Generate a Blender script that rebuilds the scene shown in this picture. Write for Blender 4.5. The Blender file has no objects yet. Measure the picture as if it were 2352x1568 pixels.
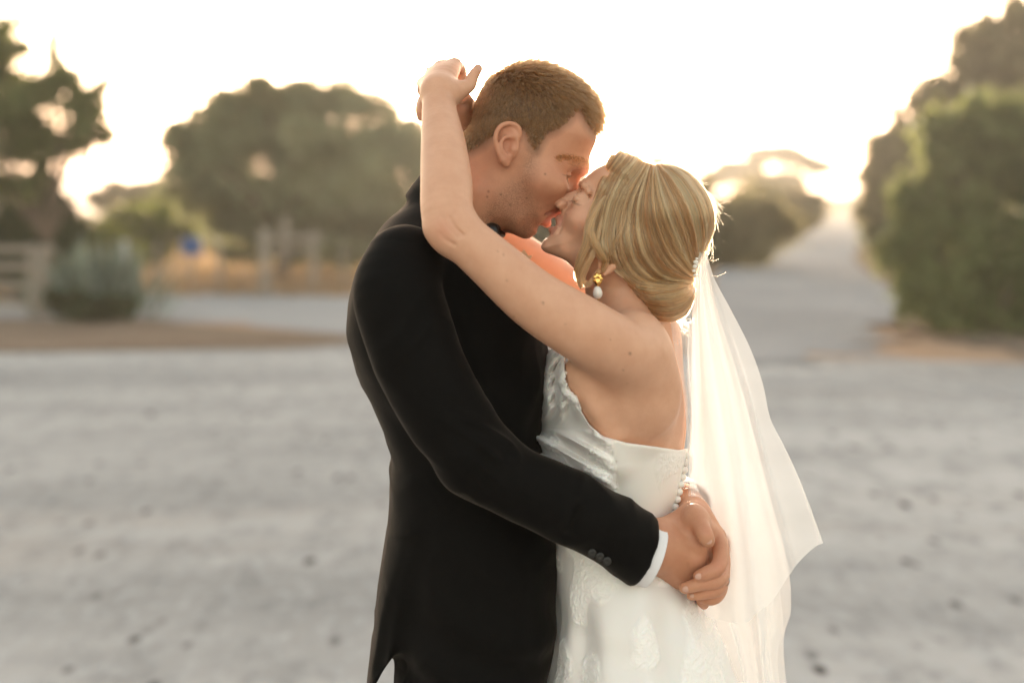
import bpy, math, random, os
import numpy as np
from mathutils import Vector

# ------------------------------------------------------------------ camera
K = 0.00062          # metres per photo pixel at the couple (photo measured at 2352 x 1568)
FPX = 3267.0         # focal length in those pixels (50 mm on 36 mm)
D = K * FPX          # camera to couple, about 2.03 m
H = 1.55             # eye height
CX, HY = 1176.0, 480.0
rng = np.random.default_rng(7)
random.seed(7)
scn = bpy.context.scene
COL = scn.collection

cam = bpy.data.cameras.new('camera')
camo = bpy.data.objects.new('camera', cam)
COL.objects.link(camo)
camo.location = (0, -D, H)
camo.rotation_euler = (math.radians(90), 0, 0)
cam.lens = 50.0
cam.sensor_width = 36.0
cam.shift_y = -(784.0 - HY) / 2352.0
cam.clip_start = 0.05
cam.clip_end = 3000
cam.dof.use_dof = True
cam.dof.focus_distance = D - 0.075
cam.dof.aperture_fstop = 2.0
scn.camera = camo

# ------------------------------------------------------------------ sky, sun, exposure
SUN_EL, SUN_AZ = 2.6, 0.6            # degrees; azimuth right of the view axis (+Y)
w = bpy.data.worlds.new('World')
scn.world = w
w.use_nodes = True
nt = w.node_tree
nt.nodes.clear()
wo = nt.nodes.new('ShaderNodeOutputWorld')
bg = nt.nodes.new('ShaderNodeBackground')
sky = nt.nodes.new('ShaderNodeTexSky')
sky.sky_type = 'NISHITA'
sky.sun_disc = False
sky.sun_elevation = math.radians(SUN_EL)
sky.sun_rotation = math.radians(SUN_AZ)
sky.air_density = 1.0
sky.dust_density = 3.0
sky.ozone_density = 0.6
tint = nt.nodes.new('ShaderNodeMix')
tint.data_type = 'RGBA'
tint.blend_type = 'MULTIPLY'
tint.inputs[0].default_value = 1.0
tint.inputs[7].default_value = (1.0, 0.935, 0.86, 1)
hs = nt.nodes.new('ShaderNodeHueSaturation')
hs.inputs['Saturation'].default_value = 0.58
nt.links.new(sky.outputs[0], hs.inputs['Color'])
nt.links.new(hs.outputs[0], tint.inputs[6])
nt.links.new(tint.outputs[2], bg.inputs[0])
bg.inputs[1].default_value = 0.15
nt.links.new(bg.outputs[0], wo.inputs[0])

sl = bpy.data.lights.new('sun', 'SUN')
so = bpy.data.objects.new('sun', sl)
COL.objects.link(so)
sl.energy = 2.0
sl.angle = math.radians(0.6)
sl.color = (1.0, 0.84, 0.66)
_e, _a = math.radians(SUN_EL), math.radians(SUN_AZ)
sdir = Vector((math.sin(_a) * math.cos(_e), math.cos(_a) * math.cos(_e), math.sin(_e)))
so.rotation_euler = sdir.to_track_quat('Z', 'Y').to_euler()
so.location = (3, 20, 8)

scn.view_settings.view_transform = 'Standard'
scn.view_settings.look = 'None'
scn.view_settings.exposure = 3.3
scn.view_settings.gamma = 1.0
scn.render.engine = 'CYCLES'
scn.cycles.use_denoising = True
scn.cycles.max_bounces = 10
scn.cycles.volume_bounces = 0
scn.cycles.transparent_max_bounces = 24
scn.cycles.sample_clamp_indirect = 6.0
scn.cycles_curves.shape = 'RIBBONS'

# ------------------------------------------------------------------ small helpers
def Q(px, py, Y=0.0):
    """world point seen at photo pixel (px, py) at depth Y behind the couple's plane"""
    s = K * (1 + Y / D)
    return np.array([(px - CX) * s, Y, H + (HY - py) * s])

def QL(pts):
    return [Q(*p) for p in pts]

def G(px, py):
    """ground point (z = 0) seen at photo pixel"""
    d = H * FPX / (py - HY)
    return np.array([(px - CX) * d / FPX, d - D, 0.0])

def tag(o, label=None, cat=None, group=None, kind=None):
    if label: o['label'] = label
    if cat: o['category'] = cat
    if group: o['group'] = group
    if kind: o['kind'] = kind
    return o

def empty(name, loc=(0, 0, 0)):
    o = bpy.data.objects.new(name, None)
    COL.objects.link(o)
    o.location = loc
    return o

def link(name, me, mat=None, parent=None):
    o = bpy.data.objects.new(name, me)
    COL.objects.link(o)
    if mat is not None:
        me.materials.clear()
        me.materials.append(mat)
    if parent is not None:
        o.parent = parent
        bpy.context.view_layer.update()
        o.matrix_parent_inverse = parent.matrix_world.inverted()
    return o

def new_mesh(name, v, f, smooth=True):
    me = bpy.data.meshes.new(name)
    v = np.asarray(v, dtype=np.float32)
    f = np.asarray(f, dtype=np.int32)
    n, m = f.shape
    me.vertices.add(len(v))
    me.vertices.foreach_set('co', v.ravel())
    me.loops.add(n * m)
    me.loops.foreach_set('vertex_index', f.ravel())
    me.polygons.add(n)
    me.polygons.foreach_set('loop_start', np.arange(0, n * m, m, dtype=np.int32))
    me.polygons.foreach_set('use_smooth', np.full(n, smooth))
    me.update(calc_edges=True)
    me.validate()
    return me

def set_attr(me, name, arr):
    a = me.attributes.new(name, 'FLOAT', 'POINT')
    a.data.foreach_set('value', np.asarray(arr, dtype=np.float32))

# ------------------------------------------------------------------ signed distance modelling
def smin(a, b, k):
    if k <= 0: return np.minimum(a, b)
    h = np.maximum(k - np.abs(a - b), 0) / k
    return np.minimum(a, b) - h * h * k * 0.25

def smax(a, b, k):
    return -smin(-a, -b, k)

def catmull(pts, n=8, closed=False):
    P = np.asarray(pts, float)
    out = []
    N = len(P)
    rngi = range(N if closed else N - 1)
    for i in rngi:
        if closed:
            p0, p1, p2, p3 = P[(i - 1) % N], P[i], P[(i + 1) % N], P[(i + 2) % N]
        else:
            p0, p1, p2, p3 = P[max(i - 1, 0)], P[i], P[i + 1], P[min(i + 2, N - 1)]
        for j in range(n):
            t = j / n
            out.append(0.5 * ((2 * p1) + (-p0 + p2) * t + (2 * p0 - 5 * p1 + 4 * p2 - p3) * t * t + (-p0 + 3 * p1 - 3 * p2 + p3) * t ** 3))
    if not closed: out.append(P[-1])
    return np.array(out)

_VT = np.random.default_rng(1234).random((64, 64, 64))
def vnoise(X):
    i = np.floor(X).astype(int)
    f = X - i
    f = f * f * (3 - 2 * f)
    r = 0
    for dx in (0, 1):
        for dy in (0, 1):
            for dz in (0, 1):
                w_ = (f[:, 0] if dx else 1 - f[:, 0]) * (f[:, 1] if dy else 1 - f[:, 1]) * (f[:, 2] if dz else 1 - f[:, 2])
                r = r + w_ * _VT[(i[:, 0] + dx) % 64, (i[:, 1] + dy) % 64, (i[:, 2] + dz) % 64]
    return r

class Prim:
    def __init__(s, f, c, R, k=0.01, op='u'):
        s.f, s.c, s.R, s.k, s.op = f, np.asarray(c, float), R, k, op

def cones(pts, rad, k=0.006, ki=0.004, op='u', closed=False, rs=0):
    """chain of tapered capsules; pts world, rad metres; rs > 0 rounds the path and the taper"""
    if rs and len(pts) > 2:
        c4 = catmull(np.column_stack([np.array(pts, float), np.array(rad, float)]), rs)
        pts, rad, ki = c4[:, :3], c4[:, 3], 0.0
    P = [np.asarray(p, float) for p in pts]
    rad = list(rad)
    A = np.array(P)
    c = (A.min(0) + A.max(0)) / 2
    R = max(np.linalg.norm(p - c) + r for p, r in zip(P, rad))
    idx = [(i, i + 1) for i in range(len(P) - 1)]
    if closed: idx.append((len(P) - 1, 0))
    def seg(X, i, j):
        a, b = P[i], P[j]
        ab = b - a
        xa = X - a
        t = np.clip((xa @ ab) / max(ab @ ab, 1e-12), 0, 1)
        xa = xa - t[:, None] * ab
        return np.sqrt(np.einsum('ij,ij->i', xa, xa)) - (rad[i] + t * (rad[j] - rad[i]))
    groups = []
    for g0 in range(0, len(idx), 4):
        ii = idx[g0:g0 + 4]
        ends = sorted({e for ij in ii for e in ij})
        gc = A[ends].mean(0)
        groups.append((ii, gc, max(np.linalg.norm(A[e] - gc) + rad[e] for e in ends)))
    def f(X):
        if ki > 0 or len(idx) <= 4:
            d = None
            for i, j in idx:
                e = seg(X, i, j)
                d = e if d is None else smin(d, e, ki)
            return d
        d = np.full(len(X), 9.0)
        for ii, gc, gr in groups:
            xg = X - gc
            r = np.sqrt(np.einsum('ij,ij->i', xg, xg)) - gr
            m = (r < d) & (r < 0.05)
            if m.any():
                Xm = X[m]
                d[m] = np.minimum(d[m], np.minimum.reduce([seg(Xm, i, j) for i, j in ii]))
            d = np.where(m, d, np.minimum(d, np.maximum(r, 0.0) + 0.0))
        return d
    return Prim(f, c, R, k, op)

def rot(ax, deg):
    a = math.radians(deg)
    c, s = math.cos(a), math.sin(a)
    if ax == 'y': return np.array([[c, 0, s], [0, 1, 0], [-s, 0, c]])
    if ax == 'z': return np.array([[c, -s, 0], [s, c, 0], [0, 0, 1]])
    return np.array([[1, 0, 0], [0, c, -s], [0, s, c]])

def ell(c, r, M=None, k=0.01, op='u'):
    c = np.asarray(c, float)
    r = np.asarray(r, float)
    Mi = np.eye(3) if M is None else M          # columns = local axes
    def f(X):
        q = (X - c) @ Mi
        k0 = np.linalg.norm(q / r, axis=1)
        k1 = np.linalg.norm(q / (r * r), axis=1) + 1e-9
        return np.where(k0 < 0.05, -r.min(), k0 * (k0 - 1) / k1)
    return Prim(f, c, r.max(), k, op)

def band(c, n, r, hh, th, k=0.003, flare=0.0, squash=1.0, cut=None):
    """short open tube round axis n through c"""
    c = np.asarray(c, float)
    n = np.asarray(n, float) / np.linalg.norm(n)
    def f(X):
        q = X - c
        ax = q @ n
        v = q - ax[:, None] * n
        v = v * np.array([1, squash, 1])
        rr = np.linalg.norm(v, axis=1)
        d = np.abs(rr - (r + flare * ax)) - th
        d = smax(d, np.abs(ax) - hh, 0.003)
        if cut is not None: d = smax(d, q @ np.asarray(cut[0]) - cut[1], 0.004)
        return d
    return Prim(f, c, math.hypot(r * 1.3 + abs(flare) * hh + th, hh), k)

def loft(secs, k=0.012, op='u', n=2.2, cap=0.02, disp=None):
    """secs: rows (z, cx, cy, a, b) from any order; a along X, b along Y"""
    S = np.array(sorted(secs, key=lambda s: s[0]), float)
    T = catmull(S, 10)
    T = T[np.argsort(T[:, 0])]
    z0, z1 = S[0, 0], S[-1, 0]
    lo = np.array([(T[:, 1] - T[:, 3]).min(), (T[:, 2] - T[:, 4]).min(), z0])
    hi = np.array([(T[:, 1] + T[:, 3]).max(), (T[:, 2] + T[:, 4]).max(), z1])
    c = (lo + hi) / 2
    R = np.linalg.norm(hi - lo) / 2
    def f(X):
        z = X[:, 2]
        cx, cy, a, b = [np.interp(z, T[:, 0], T[:, j]) for j in (1, 2, 3, 4)]
        q = (np.abs((X[:, 0] - cx) / a) ** n + np.abs((X[:, 1] - cy) / b) ** n) ** (1 / n)
        d = (q - 1) * np.minimum(a, b)
        if disp is not None: d = d + disp(X)
        return smax(d, np.maximum(z0 - z, z - z1), cap)
    return Prim(f, c, R, k, op)

class Grid2:
    """field sampled on a grid in the XZ plane"""
    def __init__(s, lo, hi, h):
        s.lo, s.h = np.asarray(lo, float), h
        s.n = np.ceil((np.asarray(hi) - s.lo) / h).astype(int) + 2
        gx, gz = np.meshgrid(np.arange(s.n[0]), np.arange(s.n[1]), indexing='ij')
        s.pts = np.stack([gx.ravel(), gz.ravel()], 1) * h + s.lo
    def sample(s, arr, u, v):
        a = arr.reshape(s.n)
        fu = np.clip((u - s.lo[0]) / s.h, 0, s.n[0] - 1.001)
        fv = np.clip((v - s.lo[1]) / s.h, 0, s.n[1] - 1.001)
        i, j = fu.astype(int), fv.astype(int)
        x, y = fu - i, fv - j
        return (a[i, j] * (1 - x) + a[i + 1, j] * x) * (1 - y) + (a[i, j + 1] * (1 - x) + a[i + 1, j + 1] * x) * y

def poly_sd(P, X):
    d = np.full(len(X), 1e9)
    inside = np.zeros(len(X), bool)
    n = len(P)
    for i in range(n):
        a, b = P[i], P[(i + 1) % n]
        ab = b - a
        t = np.clip(((X - a) @ ab) / (ab @ ab + 1e-18), 0, 1)
        e = X - a - t[:, None] * ab
        d = np.minimum(d, (e * e).sum(1))
        cond = (a[1] > X[:, 1]) != (b[1] > X[:, 1])
        with np.errstate(divide='ignore', invalid='ignore'):
            xi = a[0] + (X[:, 1] - a[1]) / (b[1] - a[1]) * ab[0]
        inside ^= cond & (X[:, 0] < xi)
    d = np.sqrt(d)
    return np.where(inside, -d, d)

def slab(poly_px, Y0, ctrl, k=0.01, op='u', smooth=4, h=0.001, power=3.0):
    """solid whose mid-plane outline is poly_px (photo px at depth Y0); half width W and edge rounding R (mm)
    follow the control points (px, py, W, R)"""
    P3 = np.array(QL([(p[0], p[1], Y0) for p in poly_px]))[:, [0, 2]]
    if smooth > 1: P3 = catmull(P3, smooth, closed=True)
    C = np.array([[*Q(c[0], c[1], Y0)[[0, 2]], c[2] / 1000, c[3] / 1000] for c in ctrl])
    Wm = C[:, 2].max()
    pad = 0.05
    g = Grid2(P3.min(0) - pad, P3.max(0) + pad, h)
    sd = poly_sd(P3, g.pts)
    dd = ((g.pts[:, None, :] - C[None, :, :2]) ** 2).sum(2) + 1e-5
    wt = dd ** (-power / 2)
    wt /= wt.sum(1, keepdims=True)
    Wg, Rg = wt @ C[:, 2], wt @ C[:, 3]
    c2 = (P3.min(0) + P3.max(0)) / 2
    R = math.hypot(np.linalg.norm(P3 - c2, axis=1).max(), Wm)
    def f(X):
        u, v = X[:, 0], X[:, 2]
        a = g.sample(sd, u, v)
        r = g.sample(Rg, u, v)
        b = np.abs(X[:, 1] - Y0) - g.sample(Wg, u, v)
        return np.minimum(np.maximum(a, b), -r) + np.hypot(np.maximum(a + r, 0), np.maximum(b + r, 0))
    return Prim(f, (c2[0], Y0, c2[1]), R, k, op)

def union(prims):
    C = np.array([p.c for p in prims])
    RR = np.array([p.R + p.k for p in prims])
    glob = np.array([p.op == 'i' for p in prims])
    def F(X):
        X = np.asarray(X, float)
        d = np.full(len(X), 0.5)
        lo, hi = X.min(0), X.max(0)
        gap = np.maximum(np.maximum(lo - C, C - hi), 0)
        near = (np.sqrt((gap * gap).sum(1)) < RR + 0.06) | glob
        for p in [prims[i] for i in np.nonzero(near)[0]]:
            if p.op == 'i':
                d = smax(d, p.f(X), p.k)
                continue
            xc = X - p.c
            r = np.sqrt(np.einsum('ij,ij->i', xc, xc)) - p.R
            m = r < p.k + 0.012
            if p.op == 'u':
                d = np.where(m, d, np.minimum(d, r))
                if m.any(): d[m] = smin(d[m], p.f(X[m]), p.k)
            elif m.any():
                d[m] = smax(d[m], -p.f(X[m]), p.k)
        return d
    return F

def chunked(F, X, n=12000):
    """evaluate in spatially close batches so that far primitives drop out"""
    if len(X) <= n: return F(X)
    b = np.floor(X / 0.05).astype(np.int64) + 4096
    o = np.argsort((b[:, 2] * 8192 + b[:, 0]) * 8192 + b[:, 1], kind='stable')
    out = np.empty(len(X))
    for i in range(0, len(X), n):
        j = o[i:i + n]
        out[j] = F(X[j])
    return out

def mesh_sdf(F, lo, hi, vox, newton=2, lip=1.5):
    lo, hi = np.asarray(lo, float), np.asarray(hi, float)
    s = 16
    n = np.ceil((hi - lo) / (vox * s)).astype(int)
    cells = np.stack(np.meshgrid(*[np.arange(k) for k in n], indexing='ij'), -1).reshape(-1, 3)
    off8 = np.array([[i, j, k] for i in (0, 1) for j in (0, 1) for k in (0, 1)])
    while True:
        d = chunked(F, lo + (cells + 0.5) * s * vox)
        cells = cells[np.abs(d) < s * vox * 0.87 * lip]
        if s == 1: break
        s //= 2
        cells = (cells[:, None, :] * 2 + off8[None]).reshape(-1, 3)
    dim = n * 16 + 3
    def lin(c): return (c[..., 0] * dim[1] + c[..., 1]) * dim[2] + c[..., 2]
    cl = lin(cells + 1)
    o = np.argsort(cl)
    cells, cl = cells[o], cl[o]
    corners = cells[:, None, :] + off8[None]
    ids = lin(corners + 1)
    uq, first, inv = np.unique(ids.ravel(), return_index=True, return_inverse=True)
    val = chunked(F, lo + corners.reshape(-1, 3)[first] * vox)
    V = val[inv].reshape(-1, 8)
    inside = V < 0
    mixed = inside.any(1) & ~inside.all(1)
    cells, cl, V, inside = cells[mixed], cl[mixed], V[mixed], inside[mixed]
    acc = np.zeros((len(cells), 3))
    cnt = np.zeros(len(cells))
    for a in range(8):
        for ax, bit in ((0, 4), (1, 2), (2, 1)):
            if a & bit: continue
            b = a | bit
            m = inside[:, a] != inside[:, b]
            t = V[:, a] / (V[:, a] - V[:, b] + 1e-20)
            p = off8[a] + t[:, None] * (off8[b] - off8[a])
            acc[m] += p[m]
            cnt[m] += 1
    verts = lo + (cells + acc / cnt[:, None]) * vox
    faces = []
    E = np.eye(3, dtype=int)
    for ax, bit in ((0, 4), (1, 2), (2, 1)):
        m = np.nonzero(inside[:, 0] != inside[:, bit])[0]
        e1, e2 = E[(ax + 1) % 3], E[(ax + 2) % 3]
        quad = []
        ok = np.ones(len(m), bool)
        for dv in (0 * e1, e1, e1 + e2, e2):
            t = lin(cells[m] - dv + 1)
            j = np.clip(np.searchsorted(cl, t), 0, len(cl) - 1)
            ok &= cl[j] == t
            quad.append(j)
        q = np.stack(quad, 1)
        flip = inside[m, 0]
        q[~flip] = q[~flip][:, ::-1]
        faces.append(q[ok])
    faces = np.concatenate(faces)
    T = np.array([[1, -1, -1], [-1, -1, 1], [-1, 1, -1], [1, 1, 1]], float)
    e = vox * 0.5
    for _ in range(newton):
        g = np.zeros_like(verts)
        dv = 0
        for t in T:
            x = chunked(F, verts + t * e)
            g += t * x[:, None]
            dv = dv + x
        g /= 4 * e
        d = dv / 4
        gl = (g * g).sum(1) + 1e-6
        step = np.clip(d / gl, -vox, vox)
        step = np.clip(step, -vox / np.sqrt(gl), vox / np.sqrt(gl))
        verts = verts - step[:, None] * g
    return verts, faces

def refine(F, v, f, sel, vox):
    """split the selected quads in four and settle the new points on the surface"""
    q = f[sel]
    rest = f[~sel]
    e = np.stack([q, np.roll(q, -1, 1)], 2).reshape(-1, 2)
    es = np.sort(e, 1)
    key = es[:, 0].astype(np.int64) * len(v) + es[:, 1]
    uq, first, inv, cnt = np.unique(key, return_index=True, return_inverse=True, return_counts=True)
    mid = v[es[first]].mean(1)
    cen = v[q].mean(1)
    nv = np.concatenate([mid, cen])
    mv = np.concatenate([cnt == 2, np.ones(len(cen), bool)])
    x = nv[mv]
    T = np.array([[1, -1, -1], [-1, -1, 1], [-1, 1, -1], [1, 1, 1]], float)
    for _ in range(2):
        e4 = [chunked(F, x + t * vox * .3) for t in T]
        n = sum(t * e[:, None] for t, e in zip(T, e4))
        n /= np.linalg.norm(n, axis=1, keepdims=True) + 1e-12
        x = x - n * np.clip(sum(e4) / 4, -vox * .6, vox * .6)[:, None]
    nv[mv] = x
    base = len(v)
    m = base + inv.reshape(-1, 4)
    c = base + len(mid) + np.arange(len(q))
    parts = [np.stack([q[:, i], m[:, i], c, m[:, (i + 3) % 4]], 1) for i in range(4)]
    return np.concatenate([v, nv]), np.concatenate([rest] + parts)

def normals_of(F, X, e=0.0015):
    T = np.array([[1, -1, -1], [-1, -1, 1], [-1, 1, -1], [1, 1, 1]], float)
    g = np.zeros_like(X)
    for t in T: g += t * chunked(F, X + t * e)[:, None]
    return g / (np.linalg.norm(g, axis=1, keepdims=True) + 1e-12)

def sdf_object(name, prims, lo, hi, vox, mat, parent, newton=2, fine=(), lip=1.5):
    F = union(prims)
    v, f = mesh_sdf(F, lo, hi, vox, newton, lip)
    for i, boxes in enumerate(fine):                 # boxes of finer detail: (px0, py0, px1, py1)
        fc = v[f].mean(1)
        px, py = px_of(fc)
        sel = np.zeros(len(f), bool)
        for b in boxes: sel |= (px > b[0]) & (px < b[2]) & (py > b[1]) & (py < b[3])
        sel &= fc[:, 1] < 0.03
        v, f = refine(F, v, f, sel, vox / 2 ** i)
    me = new_mesh(name, v, f)
    return link(name, me, mat, parent), v, F

def px_of(v):
    s = K * (1 + v[:, 1] / D)
    return v[:, 0] / s + CX, HY - (v[:, 2] - H) / s

def in_poly_soft(P, px, py, soft):
    d = poly_sd(np.asarray(P, float), np.stack([px, py], 1))
    return np.clip(0.5 - d / (2 * soft), 0, 1)

def bump2(px, py, x, y, r, ry=None):
    return np.exp(-(((px - x) / r) ** 2 + ((py - y) / (ry or r)) ** 2))

# ------------------------------------------------------------------ hair strands
def strands(name, P, mat, parent, r0=0.0003, r1=0.00012):
    """P: (N, M, 3)"""
    P = np.asarray(P, np.float32)
    N, M, _ = P.shape
    hc = bpy.data.hair_curves.new(name)
    hc.add_curves([M] * N)
    hc.attributes['position'].data.foreach_set('vector', P.reshape(-1))
    ra = hc.attributes.get('radius') or hc.attributes.new('radius', 'FLOAT', 'POINT')
    ra.data.foreach_set('value', np.tile(np.linspace(r0, r1, M), N).astype(np.float32))
    hc.materials.append(mat)
    o = bpy.data.objects.new(name, hc)
    COL.objects.link(o)
    if parent is not None:
        o.parent = parent
        bpy.context.view_layer.update()
        o.matrix_parent_inverse = parent.matrix_world.inverted()
    return o

# ------------------------------------------------------------------ materials
class NT:
    def __init__(s, name):
        s.m = bpy.data.materials.new(name)
        s.m.use_nodes = True
        s.t = s.m.node_tree
        s.b = s.t.nodes['Principled BSDF']
        s.out = s.t.nodes['Material Output']
    def n(s, typ, **kw):
        o = s.t.nodes.new('ShaderNode' + typ)
        for a, b in kw.items(): setattr(o, a, b)
        return o
    def l(s, a, b): s.t.links.new(a, b)
    def noise(s, scale, detail=4, rough=0.55, vec=None):
        o = s.n('TexNoise')
        o.inputs['Scale'].default_value = scale
        o.inputs['Detail'].default_value = detail
        o.inputs['Roughness'].default_value = rough
        v = vec if vec is not None else s.pos()
        s.l(v, o.inputs['Vector'])
        return o.outputs[0]
    def pos(s):
        if not hasattr(s, '_p'): s._p = s.n('NewGeometry').outputs['Position']
        return s._p
    def attr(s, name):
        o = s.n('Attribute', attribute_name=name)
        return o.outputs['Fac']
    def ramp(s, src, stops):
        o = s.n('ValToRGB')
        r = o.color_ramp
        while len(r.elements) < len(stops): r.elements.new(0.5)
        for e, (p, c) in zip(r.elements, stops):
            e.position = p
            e.color = (*c, 1) if len(c) == 3 else c
        s.l(src, o.inputs[0])
        return o.outputs[0]
    def mix(s, fac, a, b, mode='MIX'):
        o = s.n('Mix', data_type='RGBA', blend_type=mode)
        for sock, v in ((o.inputs[0], fac), (o.inputs[6], a), (o.inputs[7], b)):
            if hasattr(v, 'links'): s.l(v, sock)
            elif isinstance(v, (int, float)): sock.default_value = v
            else: sock.default_value = (*v, 1)
        return o.outputs[2]
    def math(s, op, a, b=0.0):
        o = s.n('Math', operation=op)
        for sock, v in ((o.inputs[0], a), (o.inputs[1], b)):
            if hasattr(v, 'links'): s.l(v, sock)
            else: sock.default_value = v
        return o.outputs[0]
    def bump(s, h, strength=0.3, dist=0.002):
        o = s.n('Bump')
        o.inputs['Strength'].default_value = strength
        o.inputs['Distance'].default_value = dist
        s.l(h, o.inputs['Height'])
        s.l(o.outputs[0], s.b.inputs['Normal'])
        return o
    def set(s, **kw):
        for a, v in kw.items():
            sock = s.b.inputs[a.replace('_', ' ')]
            if hasattr(v, 'links'): s.l(v, sock)
            elif isinstance(v, tuple) and sock.type == 'RGBA': sock.default_value = (*v, 1)
            else: sock.default_value = v

def simple(name, col, rough=0.6, metal=0.0, **kw):
    t = NT(name)
    t.set(Base_Color=col, Roughness=rough, Metallic=metal, **kw)
    return t.m

def skin(name, base, warm, sss=0.3):
    t = NT(name)
    n1 = t.noise(30, 6, 0.65)
    n2 = t.noise(420, 3)
    n4 = t.noise(210, 4, 0.7)
    c = t.mix(t.ramp(n1, [(0.35, (0, 0, 0)), (0.7, (1, 1, 1))]), base, warm)
    c = t.mix(t.math('MULTIPLY', t.ramp(n4, [(0.58, (0, 0, 0)), (0.76, (1, 1, 1))]), 0.12), c, tuple(x * 0.66 for x in warm))
    c = t.mix(t.math('MULTIPLY', t.attr('blush'), 0.6), c, (0.58, 0.235, 0.155))
    c = t.mix(t.math('MULTIPLY', t.attr('lip'), 0.8), c, (0.44, 0.165, 0.125))
    st = t.ramp(t.noise(900, 2), [(0.42, (0, 0, 0)), (0.60, (1, 1, 1))])
    c = t.mix(t.math('MULTIPLY', t.attr('stubble'), t.math('ADD', t.math('MULTIPLY', st, 0.42), 0.16)), c, (0.10, 0.055, 0.035))
    c = t.mix(t.attr('dark'), c, (0.055, 0.030, 0.015))
    c = t.mix(t.attr('nail'), c, (0.66, 0.42, 0.34))
    t.set(Base_Color=c, Roughness=0.48, Specular_IOR_Level=0.4)
    t.set(Subsurface_Weight=sss, Subsurface_Scale=0.0055)
    t.b.inputs['Subsurface Radius'].default_value = (1.0, 0.42, 0.26)
    t.bump(t.math('ADD', n2, t.math('MULTIPLY', t.noise(130, 3), 1.5)), 0.22, 0.0006)
    return t.m

def hairmat(name, col, rough=0.35, rad=0.4, var=0.25, coat=0.0):
    t = NT(name)
    t.t.nodes.remove(t.b)
    h = t.n('BsdfHairPrincipled')
    h.model = 'CHIANG'
    h.parametrization = 'COLOR'
    hi = t.n('HairInfo')
    dk = tuple(x * (1 - var) for x in col)
    lt = tuple(min(1, x * (1 + var)) for x in col)
    c = t.mix(hi.outputs['Random'], dk, lt)
    t.l(c, h.inputs['Color'])
    h.inputs['Roughness'].default_value = rough
    h.inputs['Radial Roughness'].default_value = rad
    h.inputs['Random Roughness'].default_value = 0.2
    t.l(h.outputs[0], t.out.inputs['Surface'])
    return t.m
# ================================================================== THE COUPLE
FWG = np.array([0.88, 0, -0.47]); UPG = np.array([0.47, 0, 0.88])
FWB = np.array([-0.88, 0, 0.47]); UPB = np.array([0.47, 0, 0.88])
YG, YB = 0.020, -0.016        # sagittal planes of the two heads
mm = 0.001

def finger(pts, rads, k=0.005):
    return cones(QL(pts), [r * mm for r in rads], k=k, ki=0.004, rs=4)

def mirror_y(prims_fn, Y0):
    return [p for sgn in (-1, 1) for p in prims_fn(sgn)]

M_skin_g = skin('skin_tan', (0.56, 0.275, 0.165), (0.50, 0.225, 0.135), 0.08)
M_skin_b = skin('skin_fair', (0.66, 0.375, 0.250), (0.60, 0.325, 0.210), 0.14)

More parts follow.
